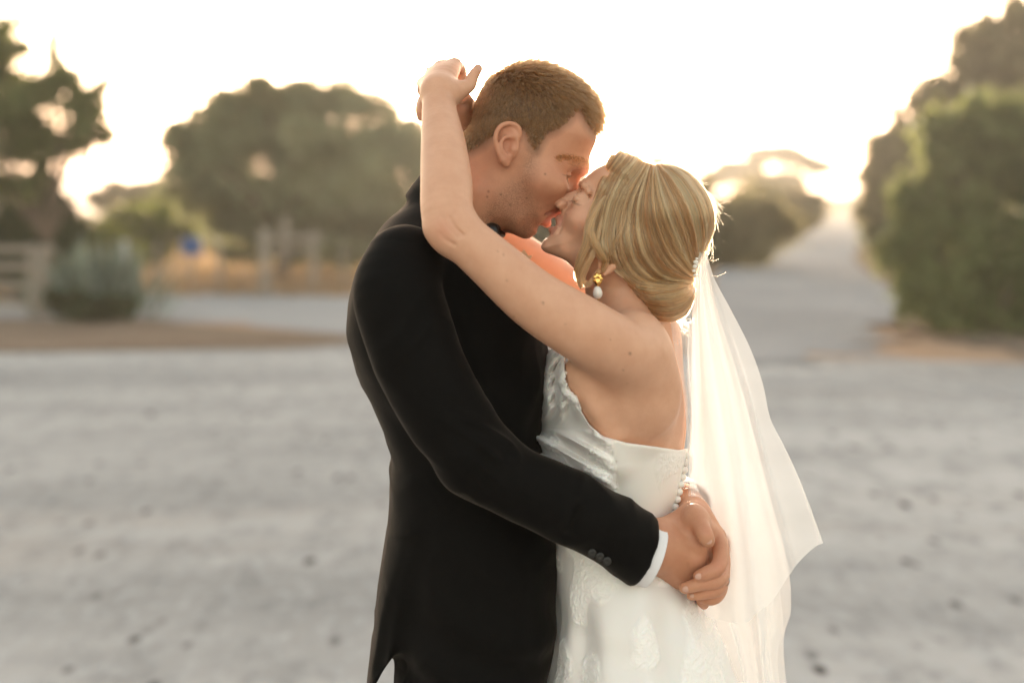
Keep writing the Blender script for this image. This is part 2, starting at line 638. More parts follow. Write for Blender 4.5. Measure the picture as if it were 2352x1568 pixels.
# ---- groom body ------------------------------------------------------------
def groom_body():
    P = []
    base = [(1367,330),(1358,351),(1352,372),(1345,392),(1331,405),(1322,426),(1311,450),(1299,473),(1288,486),(1272,497),
            (1257,511),(1245,519),(1238,525),(1232,535),(1222,543),(1211,548),(1200,547),(1187,541),(1172,529),(1155,513),
            (1138,494),(1122,465),(1102,428),(1082,388),(1070,345),(1074,312),(1085,280),(1091,250),(1105,213),(1130,182),
            (1170,160),(1215,152),(1262,160),(1305,181),(1338,214),(1358,252),(1368,290),(1370,313)]
    ctrl = [(1220,230,76,73),(1120,270,72,66),(1320,270,65,62),(1345,385,57,56),(1325,410,57,54),(1175,350,71,48),(1235,405,69,50),(1305,445,57,52),
            (1270,500,48,38),(1222,540,38,26),(1165,500,56,25),(1125,450,60,30),(1080,360,58,52),(1335,300,66,60)]
    P.append(slab(base, YG, ctrl))
    # nose
    nose = [(1345,391),(1332,400),(1326,409),(1326,421),(1329,436),(1333,453),(1334,464),(1330,473),(1321,479),(1307,484),(1291,488),
            (1280,470),(1296,430),(1318,398)]
    P.append(slab(nose, YG, [(1330,405,12,9),(1322,430,11,9),(1325,465,11,9),(1300,480,13,10)], k=0.012))
    P.append(ell(Q(1324,467,YG), (10*mm, 10*mm, 9*mm), k=0.006))
    for s in (-1, 1):
        y = YG + s * 13 * mm
        P.append(ell(Q(1307,474,y), (10*mm, 6.5*mm, 7*mm), k=0.006))
        P.append(ell(Q(1311,483,y - s*4*mm), (5*mm, 3.5*mm, 3*mm), k=0.003, op='s'))
        # cheekbone, brow, jaw angle
        P.append(ell(Q(1262,418,YG + s*50*mm), (26*mm, 17*mm, 15*mm), rot('y', 25), k=0.02))
        P.append(cones([Q(1331,385,YG + s*10*mm), Q(1317,377,YG + s*30*mm), Q(1288,372,YG + s*46*mm)], [7*mm, 8*mm, 7*mm], k=0.016, rs=3))
        P.append(ell(Q(1143,452,YG + s*50*mm), (20*mm, 10*mm, 22*mm), k=0.025))
        # eye: hollow, lid over the eyeball, lash line, lid crease, lower lid
        EC = Q(1291,396,YG + s*35*mm)
        def L(f_, u_, l_): return EC + FWG * f_ * mm + UPG * u_ * mm + np.array([0, s * l_ * mm, 0])
        P.append(ell(L(20, 0, 1), (10*mm, 15*mm, 9.5*mm), rot('y', 28), k=0.012, op='s'))
        P.append(ell(EC, (13.5*mm, 14*mm, 12.5*mm), rot('y', 28), k=0.003))
        arc = lambda u_, r_, ls: [L(math.sqrt(max(r_ * r_ - u_ * u_ - (l_ * .95) ** 2, 1)), u_ + 0.018 * l_ * l_ * (-1 if u_ > 0 else 1), l_) for l_ in ls]
        P.append(cones(arc(-4.5, 13.6, (-10, -5, 0, 5, 10, 12.5)), [0.6*mm]*6, k=0.0015, op='s', rs=3))
        P.append(cones(arc(6.0, 14.2, (-10, -5, 0, 5, 10, 12.5)), [0.7*mm]*6, k=0.003, op='s', rs=3))
        P.append(cones(arc(-10.0, 13.5, (-7, 0, 8)), [1.6*mm, 2.0*mm, 1.6*mm], k=0.006))
        # nasolabial fold
        P.append(cones([Q(1301,470,YG + s*19*mm), Q(1278,482,YG + s*26*mm), Q(1254,488,YG + s*31*mm), Q(1238,497,YG + s*33*mm)], [1.4*mm, 1.6*mm, 1.2*mm, .6*mm], k=0.009, op='s'))
        # lips
        P.append(cones([Q(1281,493,YG), Q(1277,492,YG + s*9*mm), Q(1263,491,YG + s*18*mm), Q(1248,491,YG + s*25*mm)], [4.2*mm, 4.1*mm, 3.0*mm, 1.2*mm], k=0.005))
        P.append(cones([Q(1256,513,YG), Q(1254,511,YG + s*9*mm), Q(1250,502,YG + s*18*mm), Q(1247,493,YG + s*25*mm)], [5.2*mm, 5.0*mm, 3.4*mm, 1.2*mm], k=0.005))
        P.append(cones([Q(1282,500,YG), Q(1272,498,YG + s*9*mm), Q(1259,495,YG + s*17*mm), Q(1249,492,YG + s*22.5*mm)], [1.6*mm, 1.3*mm, 0.8*mm, 0.3*mm], k=0.002, op='s'))
        P.append(cones([Q(1238,527,YG), Q(1237,523,YG + s*12*mm), Q(1240,512,YG + s*22*mm)], [2.5*mm, 2.2*mm, 1*mm], k=0.008, op='s'))
        # ear: plate, bowl, rim, inner ridge, tragus, lobe
        S = YG + s * 73 * mm
        def E(px, py, o): return Q(px, py, S + s * o * mm)
        P.append(ell(E(1164,325,3), (17*mm, 5*mm, 26*mm), rot('y', -14) @ rot('z', s * 20), k=0.008))
        P.append(ell(E(1168,334,12), (11*mm, 7.5*mm, 13*mm), rot('y', -14), k=0.005, op='s'))
        P.append(ell(E(1160,306,13.5), (12*mm, 5*mm, 9*mm), rot('y', -14), k=0.005, op='s'))
        hx = [(1176,334,2),(1187,323,4),(1193,308,5),(1190,294,6.5),(1180,286,8),(1166,284,10),(1152,289,12.5),(1142,301,14),(1138,318,15),
              (1140,338,14),(1146,355,12),(1153,367,9)]
        P.append(cones([E(*p) for p in hx], [2.0*mm,2.5*mm,2.9*mm,3.1*mm,3.3*mm,3.3*mm,3.2*mm,3.1*mm,3.0*mm,2.9*mm,3.2*mm,4*mm], k=0.003, rs=4))
        ah = [(1187,313,6),(1172,314,7.5),(1158,317,9.5),(1151,328,11),(1152,343,11),(1160,355,9),(1168,360,7)]
        P.append(cones([E(*p) for p in ah], [1.5*mm,2.0*mm,2.4*mm,2.7*mm,2.7*mm,2.7*mm,2.2*mm], k=0.005, rs=3))
        P.append(cones([E(1181,333,4), E(1179,344,6), E(1176,354,4)], [2.5*mm,3.2*mm,2.5*mm], k=0.006))
        P.append(ell(E(1183,303,3), (8*mm, 4*mm, 11*mm), k=0.006))
        P.append(ell(E(1160,371,6), (6.5*mm, 4*mm, 8*mm), rot('y', -30), k=0.007))
    # neck, trunk, arms
    P.append(cones([Q(1118,405,YG), Q(1052,492,YG), Q(1010,590,YG)], [58*mm, 57*mm, 70*mm], k=0.03, ki=0.03))
    P.append(cones([Q(1090,440,YG - 0.052), Q(1095,520,YG - 0.03)], [8*mm, 8*mm], k=0.025))
    P.append(loft([(Q(0,py)[2], Q((a+b)/2,0)[0], 0.02, (b-a)/2*K, bb) for py, a, b, bb in
                   ((540,930,1110,.10),(620,880,1150,.13),(750,850,1170,.13),(950,900,1180,.12),(1150,930,1210,.12),(1400,940,1220,.12))], k=0.03))
    P.append(cones(QL([(935,620,-.14),(925,700,-.178),(990,880,-.195),(1090,1048,-.20),(1290,1155,-.185),(1490,1255,-.14)]), [44*mm,46*mm,44*mm,38*mm,36*mm,27*mm], k=0.02, rs=5))
    P.append(cones(QL([(960,640,.17),(1180,960,.27),(1420,1060,.2),(1572,1156,.03)]), [50*mm,40*mm,38*mm,26*mm], k=0.02, ki=0.01))
    # right hand (near), back towards the camera
    Yh = -.125
    for kn, r in (((1586,1222,Yh),14),((1600,1254,Yh-.003),14),((1600,1290,Yh-.001),13.5),((1578,1320,Yh+.008),13.5)):
        P.append(finger([(1500,1252,-.135),((1500+kn[0]*2)/3,(1252+kn[1]*2)/3+2,Yh+.003), kn], [23,17,r*0.92], k=0.022))
    for kn, r in (((1597,1286,Yh-.010),7),((1601,1252,Yh-.012),6.5),((1588,1222,Yh-.011),6.5)):
        P.append(ell(Q(*kn), (r*mm, 5*mm, r*mm), k=0.012))
    P.append(finger([(1530,1245,-.149),(1560,1262,-.147),(1594,1286,-.138)], [2.2,2.4,2.6], k=0.012))
    P.append(finger([(1525,1232,-.148),(1560,1240,-.146),(1598,1252,-.139)], [2.0,2.2,2.4], k=0.012))
    P.append(finger([(1522,1290,-.12),(1555,1322,-.115),(1572,1336,-.108)], [15,15,12], k=0.016))
    P.append(finger([(1586,1222,Yh),(1628,1248,-.095),(1640,1285,-.07),(1620,1310,-.06)], [11.5,10.5,9.5,8]))
    P.append(finger([(1600,1254,Yh),(1634,1285,-.1),(1636,1325,-.075),(1615,1350,-.065)], [11.5,10.5,9.5,8]))
    P.append(finger([(1600,1290,Yh),(1625,1325,-.1),(1628,1362,-.08),(1610,1376,-.075)], [11,10,9,8]))
    P.append(finger([(1578,1320,Yh+.01),(1604,1356,-.1),(1612,1378,-.088),(1617,1388,-.08)], [11,9.5,8,6.5]))
    P.append(finger([(1520,1222,-.125),(1545,1198,-.105),(1566,1186,-.095)], [16,12,9.5], k=0.012))
    # left hand (far), closing over the right one
    P.append(finger([(1580,1160,-.02),(1592,1178,-.06),(1612,1198,-.085)], [24,21,17], k=0.015))
    P.append(finger([(1595,1180,-.06),(1645,1232,-.085)], [18,13.5], k=0.015))
    P.append(finger([(1595,1180,-.045),(1656,1245,-.06)], [17,13], k=0.015))
    P.append(finger([(1595,1180,-.03),(1658,1258,-.035)], [16,12], k=0.015))
    P.append(finger([(1594,1184,-.115),(1610,1209,-.146),(1619,1228,-.156),(1626,1241,-.154)], [13,11.3,11.3,9.3], k=0.006))
    P.append(finger([(1604,1200,-.125),(1630,1222,-.105)], [10,10], k=0.016))
    P.append(finger([(1590,1178,-.09),(1600,1196,-.125)], [14,11], k=0.02))
    P.append(finger([(1642,1228,-.09),(1656,1258,-.122),(1650,1300,-.148),(1624,1315,-.157),(1606,1322,-.155)], [12,11,10.6,9.3,7.8]))
    P.append(finger([(1656,1245,-.06),(1660,1300,-.105),(1652,1331,-.142),(1610,1340,-.151),(1573,1350,-.146)], [11.5,10.5,9.8,9.2,7.6], k=0.0035))
    P.append(finger([(1658,1258,-.035),(1660,1320,-.09),(1651,1351,-.13),(1620,1361,-.140),(1589,1366,-.134)], [11,10,9.2,8.6,7], k=0.003))
    P.append(finger([(1655,1270,-.02),(1658,1340,-.08),(1648,1368,-.11),(1630,1377,-.117),(1612,1374,-.11)], [9.5,9,8.4,7.6,6], k=0.003))
    return P

def attrs_groom(v, me):
    px, py = px_of(v)
    yy = np.abs(v[:, 1] - YG)
    head = (py < 620)
    lip = np.zeros(len(v))
    lip = np.clip(np.maximum(in_poly_soft([(1242,488),(1262,482),(1290,484),(1290,498),(1262,499),(1244,493)], px, py, 2.5), in_poly_soft([(1244,492),(1262,499),(1270,508),(1266,522),(1254,527),(1246,518),(1242,505)], px, py, 3)), 0, 1) * (yy < .03) * 0.8
    stub_poly = [(1236,345),(1214,345),(1196,400),(1160,430),(1120,470),(1090,520),(1150,570),(1260,560),(1265,520),(1290,500),(1302,482),(1290,470),(1262,478),(1240,470),(1222,430)]
    st = in_poly_soft(stub_poly, px, py, 16) * head * (1 - in_poly_soft([(1236,486),(1262,478),(1296,480),(1292,500),(1272,510),(1268,524),(1254,529),(1243,520)], px, py, 5))
    global HAIRLINE_G
    hp = HAIRLINE_G = [(1385,318),(1372,312),(1356,297),(1340,270),(1326,252),(1306,278),(1281,297),(1257,309),(1244,330),(1233,347),(1217,335),(1207,305),(1196,290),
          (1169,278),(1140,296),(1135,308),(1112,331),(1088,346),(1062,360),(1030,340),(1060,200),(1150,100),(1330,100),(1420,250)]
    dk = in_poly_soft(hp, px, py, 5) * (py < 400) * (yy < .0785)
    soft_dk = in_poly_soft(hp, px, py - 4, 15) * (py < 400) * (yy < .0785) * 0.9
    dk = dk * 0.95
    lash = np.zeros(len(v))
    bl = (bump2(px, py, 1165, 325, 30, 45) * (yy > .072) * 0.5 + bump2(px, py, 1330, 465, 18) * 0.5 + bump2(px, py, 1090, 400, 50) * 0.55
          + bump2(px, py, 1240, 450, 45) * 0.25) * head
    handb = np.zeros(len(v))
    for x, y, r, a in ((1623,1222,12,.5),(1655,1300,20,.6),(1598,1288,14,.35),(1610,1322,12,.4),(1580,1348,12,.3),(1630,1350,30,.35),(1600,1252,12,.3)):
        handb = np.maximum(handb, bump2(px, py, x, y, r) * a)
    nail = np.zeros(len(v))
    moles = np.zeros(len(v))
    for x, y in ((1122,440),(1119,452),(1150,447),(1172,470),(1210,455),(1252,400)):
        moles = np.maximum(moles, bump2(px, py, x, y, 2.6) * 0.55)
    set_attr(me, 'lip', lip)
    set_attr(me, 'stubble', np.clip(st, 0, 1))
    lash = in_poly_soft([(1292,401),(1300,405),(1309,407),(1314,404),(1308,404),(1300,402)], px, py, 1.8) * (v[:, 1] < YG - .015) * 0.6
    set_attr(me, 'dark', np.clip(np.maximum(np.maximum(soft_dk, moles), lash), 0, 1))
    set_attr(me, 'blush', np.clip(bl + handb, 0, 1))
    set_attr(me, 'nail', nail)
    return dk

NAILS_G = [(1626,1239,-.1640,6.6,5.0,58),(1605,1323,-.1630,5.6,4.2,-20),(1576,1352,-.1540,5.4,4.0,-12),(1592,1367,-.1412,4.6,3.2,-10)]

groom = empty('person', (-0.06, 0.02, 0))
tag(groom, 'person with short brown hair in a black dinner jacket, bending to kiss', 'person', 'embracing couple')
bride = empty('person', (0.17, 0.0, 0))
tag(bride, 'person with blonde low bun in strapless white wedding dress and veil, arms raised', 'person', 'embracing couple')

FIG = True
VB = 0.0023
if FIG:
    gb, gv, GF = sdf_object('body', groom_body(), (-.36, -.30, .85), (.36, .36, 1.84), VB, M_skin_g, groom,
                            fine=([(1120,270,1350,560),(1490,1160,1680,1400)], [(1225,355,1350,545),(1128,275,1205,390)]))
    gdark = attrs_groom(gv, gb.data)

# ---- bride body ------------------------------------------------------------
def bride_body():
    P = []
    base = [(1393,376),(1373,386),(1352,402),(1342,413),(1337,424),(1331,440),(1320,458),(1305,474),(1292,485),(1288,493),(1283,503),(1277,516),
            (1268,528),(1262,538),(1254,547),(1247,556),(1243,566),(1246,574),(1254,580),(1266,584),(1282,590),(1304,600),(1338,618),(1366,634),
            (1410,645),(1470,640),(1530,618),(1575,580),(1603,530),(1608,480),(1594,438),(1565,410),(1525,394),(1480,384),(1435,373),(1410,372)]
    ctrl = [(1500,470,71,68),(1580,520,62,60),(1400,420,65,58),(1345,420,51,50),(1335,445,51,49),(1420,560,66,46),(1365,500,62,46),(1312,480,47,44),
            (1285,520,42,34),(1252,568,30,20),(1300,590,42,20),(1355,610,52,22),(1450,640,55,40)]
    P.append(slab(base, YB, ctrl))
    nose = [(1337,423),(1328,434),(1315,439),(1300,445),(1285,450.5),(1276,455),(1271.5,460),(1271.5,465),(1276,472),(1283,479),(1290,484),(1308,478),(1335,455),(1345,432)]
    P.append(slab(nose, YB, [(1330,434,7,6),(1305,447,8,6.5),(1280,458,8.5,7),(1285,478,9,7)], k=0.007))
    P.append(ell(Q(1280,462,YB), (7.5*mm, 8*mm, 7*mm), k=0.005))
    for s in (-1, 1):
        y = YB + s * 11 * mm
        P.append(ell(Q(1290,470,y), (7.5*mm, 5*mm, 6*mm), rot('y', -30), k=0.005))
        P.append(ell(Q(1284,477,y - s*3.5*mm), (4*mm, 3*mm, 2.4*mm), rot('y', -40), k=0.002, op='s'))
        P.append(ell(Q(1340,505,YB + s*42*mm), (20*mm, 17*mm, 17*mm), k=0.022))
        P.append(cones([Q(1338,424,YB + s*10*mm), Q(1343,428,YB + s*26*mm), Q(1352,440,YB + s*42*mm)], [3.5*mm, 4*mm, 3*mm], k=0.012))
        EC = Q(1334,463,YB + s*31*mm)
        def L(f_, u_, l_): return EC + FWB * f_ * mm + UPB * u_ * mm + np.array([0, s * l_ * mm, 0])
        P.append(ell(L(17, 3, -1), (9*mm, 15*mm, 9*mm), rot('y', -28), k=0.013, op='s'))
        P.append(ell(EC, (12.3*mm, 13*mm, 12.2*mm), rot('y', -28), k=0.007))
        arc = lambda u_, r_, ls: [L(math.sqrt(max(r_ * r_ - u_ * u_ - (l_ * .95) ** 2, 1)), u_ + 0.02 * l_ * l_ * (-1 if u_ > 0 else 1), l_) for l_ in ls]
        P.append(cones(arc(-4.5, 12.4, (-9, -4, 0, 4, 9, 11.5)), [0.6*mm]*6, k=0.0015, op='s', rs=3))
        P.append(cones(arc(5.5, 12.9, (-9, -4, 0, 4, 9, 11.5)), [0.2*mm]*6, k=0.0025, op='s', rs=3))
        P.append(cones([Q(1296,478,YB + s*17*mm), Q(1290,500,YB + s*23*mm), Q(1288,520,YB + s*27*mm), Q(1284,535,YB + s*28*mm)], [0.3*mm, 0.5*mm, 0.5*mm, .3*mm], k=0.008, op='s'))
        # parted lips
        P.append(cones([Q(1284,502,YB), Q(1285,504,YB + s*8*mm), Q(1286,514,YB + s*16*mm), Q(1285,525,YB + s*21*mm)], [4.2*mm, 4.2*mm, 3.4*mm, 1.5*mm], k=0.004))
        P.append(cones([Q(1269,528,YB), Q(1271,529,YB + s*8*mm), Q(1278,529,YB + s*16*mm), Q(1284,527,YB + s*21*mm)], [4.8*mm, 4.7*mm, 3.6*mm, 1.5*mm], k=0.004))
        P.append(cones([Q(1269,515,YB), Q(1274,517,YB + s*8*mm), Q(1281,521,YB + s*16*mm), Q(1286,527,YB + s*22*mm)], [3.3*mm, 2.4*mm, 1.0*mm, 0.3*mm], k=0.002, op='s'))
        P.append(cones([Q(1255,544,YB), Q(1260,543,YB + s*12*mm)], [2*mm, 1.5*mm], k=0.008, op='s'))
        S = YB + s * 61 * mm
        def E(px, py, o): return Q(px, py, S + s * o * mm)
        P.append(ell(E(1402,592,3), (14*mm, 5*mm, 24*mm), rot('y', 30), k=0.007))
        P.append(cones([E(1385,590,4),E(1398,562,5),E(1416,562,8),E(1424,585,9),E(1410,612,7),E(1388,628,5)], [2.4*mm]*4+[2.6*mm, 3.6*mm], k=0.003))
        P.append(ell(E(1402,592,8), (6*mm, 5*mm, 10*mm), rot('y', 30), k=0.004, op='s'))
    # neck and trunk
    P.append(cones(QL([(1412,600,YB),(1436,690,-.01),(1468,780,0)]), [48*mm, 46*mm, 60*mm], k=0.03, ki=0.03))
    secs = ((745,1412,1500,.06),(790,1345,1538,.105),(840,1292,1562,.145),(900,1274,1574,.147),(960,1270,1577,.134),(1030,1272,1570,.118),(1100,1280,1552,.108),
            (1180,1290,1535,.102),(1250,1290,1535,.110),(1350,1300,1560,.125),(1450,1310,1570,.125),(1600,1310,1570,.12))
    P.append(loft([(Q(0,py)[2], Q((a+b)/2,0)[0], 0.005, (b-a)/2*K, bb) for py, a, b, bb in secs], k=0.03, n=2.1))
    # neck-shoulder slope, shoulder blade, flank, spine groove
    P.append(cones(QL([(1446,726,-.042),(1456,776,-.11)]), [24*mm, 30*mm], k=0.04))
    P.append(cones(QL([(1446,726,.042),(1456,776,.11)]), [24*mm, 30*mm], k=0.04))
    P.append(ell(Q(1478,870,-.118), (44*mm, 22*mm, 66*mm), rot('y', -14), k=0.035))
    P.append(ell(Q(1478,870,.128), (44*mm, 22*mm, 66*mm), rot('y', -14), k=0.035))
    P.append(cones(QL([(1330,860,-.14),(1372,930,-.135),(1400,985,-.128)]), [22*mm, 20*mm, 14*mm], k=0.03))
    P.append(cones(QL([(1356,862,-.175),(1394,925,-.163),(1418,985,-.152)]), [7*mm, 9*mm, 4*mm], k=0.022, op='s'))
    P.append(cones(QL([(1556,830,-.03),(1583,910,-.035),(1585,1030,-.035)]), [7*mm, 8*mm, 6*mm], k=0.02, op='s'))
    # near arm: shoulder - elbow - wrist
    P.append(cones(QL([(1458,812,-.130),(1415,800,-.160),(1330,752,-.185),(1228,688,-.195),(1130,603,-.205),(1058,540,-.205)]),
                   [44*mm, 43.5*mm, 42.5*mm, 38.5*mm, 33.5*mm, 30.5*mm], k=0.028, rs=5))
    P.append(cones(QL([(1034,530,-.203),(1026,490,-.196),(1025,420,-.165),(1018,330,-.115),(1009,255,-.068),(1009,212,-.045)]),
                   [28*mm, 33*mm, 34*mm, 30*mm, 24*mm, 23*mm], k=0.02, rs=5))
    P.append(ell(Q(1003,527,-.212), (11*mm, 11*mm, 10*mm), k=0.02))
    for e_, r_ in ((((1000,505,-.236),(1012,528,-.240),(1034,548,-.240)),2.2), (((1016,498,-.236),(1030,522,-.240),(1052,544,-.238)),1.8), (((1034,500,-.234),(1046,522,-.236),(1064,540,-.235)),1.5), (((1006,535,-.236),(1024,552,-.236),(1044,562,-.234)),1.5)):
        P.append(cones(QL(e_), [r_*.3*mm, r_*.6*mm, r_*.3*mm], k=0.006, op='s', rs=3))
    # far arm
    P.append(cones(QL([(1440,780,.15),(1330,715,.18),(1230,638,.205),(1130,548,.215)]), [48*mm, 52*mm, 50*mm, 38*mm], k=0.02, rs=4))
    P.append(cones(QL([(1130,535,.215),(1105,430,.17),(1070,310,.10),(1056,250,.058)]), [34*mm, 34*mm, 28*mm, 23*mm], k=0.02, rs=4))
    # left hand of the bride, bent over at the wrist behind his head
    kn = [(1044,150,.018),(1014,155,.020),(992,170,.022),(972,192,.020)]
    for q_, r in zip(kn, (10.5, 10.5, 9.5, 9)):
        P.append(finger([(1009,214,-.042),((1009+2*q_[0])/3,(214+2*q_[1])/3,-.012), q_], [20,13,r], k=0.013))
    P.append(finger([(1044,150,.018),(1058,160,.045),(1058,190,.05),(1045,200,.038)], [9,8.2,7.6,6.5]))
    P.append(finger([(1014,155,.02),(1016,170,.056),(1018,200,.062),(1016,212,.05)], [9,8.2,7.6,6.5]))
    P.append(finger([(992,170,.022),(984,180,.055),(994,208,.06),(1000,220,.05)], [8.5,7.8,7.2,6.2]))
    P.append(finger([(972,192,.02),(968,208,.046),(980,228,.05)], [7.8,7,6]))
    P.append(finger([(1026,222,-.042),(1056,207,-.036),(1078,196,-.032),(1085,178,-.030),(1098,158,-.027)], [17,13,9.6,8.4,6.6], k=0.009))
    # right hand, wrapped round the left wrist from behind
    P.append(finger([(1056,255,.055),(1030,240,.042)], [23,18], k=0.012))
    for a, b, t, r in (((1020,222,.045),(975,228,.020),(970,242,-.004),8.2),((1018,238,.045),(972,242,.018),(966,256,-.006),8.2),
                       ((1018,252,.045),(974,256,.02),(968,268,-.002),7.8)):
        P.append(finger([(1045,245,.05), a, b, t], [13, 10, r, r*0.85]))
    P.append(finger([(1060,250,.04),(1072,232,.018),(1064,224,.0),(1058,230,-.006)], [14,9.5,8.5,7]))
    return P

MOLES_B = [(1247,696,2.4,.9),(1447,812,2.8,.9),(1163,644,2,.5),(1157,584,2,.4),(1144,578,1.6,.35),(1180,727,2,.5),(1230,730,1.6,.4),(1432,850,2,.4),(1299,745,1.6,.3),(1402,780,1.5,.3),(1440,880,1.4,.25)]
def attrs_bride(v, me):
    px, py = px_of(v)
    yy = np.abs(v[:, 1] - YB)
    head = (py < 640) & (px > 1230)
    u = in_poly_soft([(1294,495),(1279,494),(1274,505),(1275,512),(1288,527),(1294,515)], px, py, 2.0)
    l = in_poly_soft([(1262,519),(1257,528),(1258,537),(1272,540),(1290,529),(1284,522)], px, py, 2.0)
    lip = np.clip(np.maximum(u, l), 0, 1) * (yy < .024) * head * 0.8
    bl = (bump2(px, py, 1325, 505, 30) * 0.5 + bump2(px, py, 1276, 463, 12) * 0.3) * head
    bl += bump2(px, py, 1018, 530, 26) * 0.75 + bump2(px, py, 1044, 150, 12) * .35 + bump2(px, py, 1014, 155, 12) * .35 + bump2(px, py, 1092, 165, 12) * .25
    sh = bump2(px, py, 1040, 548, 16) * (v[:, 1] < -.15) * 0.0
    dk = np.zeros(len(v))
    for x, y, r, a in MOLES_B:
        dk = np.maximum(dk, bump2(px, py, x, y, r) * a * (v[:, 1] < -.08))
    eye = in_poly_soft([(1312,457),(1322,465),(1336,471),(1330,473),(1318,468)], px, py, 2.2) * head * (yy > .014)
    dk = np.maximum(dk, eye * 0.5)
    nail = np.zeros(len(v))
    set_attr(me, 'lip', lip)
    set_attr(me, 'stubble', np.zeros(len(v)))
    set_attr(me, 'dark', np.clip(dk, 0, 1))
    set_attr(me, 'blush', np.clip(bl, 0, 1))
    set_attr(me, 'nail', nail)

if FIG:
    bb, bv, BF = sdf_object('body', bride_body(), (-.18, -.29, .84), (.34, .30, 1.80), VB, M_skin_b, bride,
                            fine=([(1235,400,1420,640),(950,120,1110,270),(970,470,1080,575)], [(1238,405,1365,595)]))
    attrs_bride(bv, bb.data)
# ---- groom: hair -----------------------------------------------------------
M_hair_g = hairmat('hair_brown', (0.150, 0.070, 0.027), 0.34, 0.5, 0.65)
M_hair_b = hairmat('hair_blonde', (0.47, 0.205, 0.085), 0.26, 0.38, 0.45)
M_hair_bd = hairmat('hair_dark_blonde', (0.29, 0.122, 0.048), 0.32, 0.42, 0.40)
M_hair_bp = hairmat('hair_pale_blonde', (0.56, 0.285, 0.130), 0.26, 0.38, 0.35)
M_brow_b = hairmat('brow_brown', (0.12, 0.06, 0.028), 0.4, 0.5, 0.3)

def grow(root, nrm, flow, L, lift0, lift1, M=5, curl=0.0):
    t = np.linspace(0, 1, M)[None, :, None]
    flow = flow - nrm * (flow * nrm).sum(1, keepdims=True)
    flow /= np.linalg.norm(flow, axis=1, keepdims=True) + 1e-9
    d0 = nrm * lift0[:, None] + flow
    d0 /= np.linalg.norm(d0, axis=1, keepdims=True)
    d1 = nrm * lift1[:, None] + flow
    d1 /= np.linalg.norm(d1, axis=1, keepdims=True)
    return root[:, None, :] + L[:, None, None] * (d0[:, None, :] * t + (d1 - d0)[:, None, :] * t * t * 0.5)

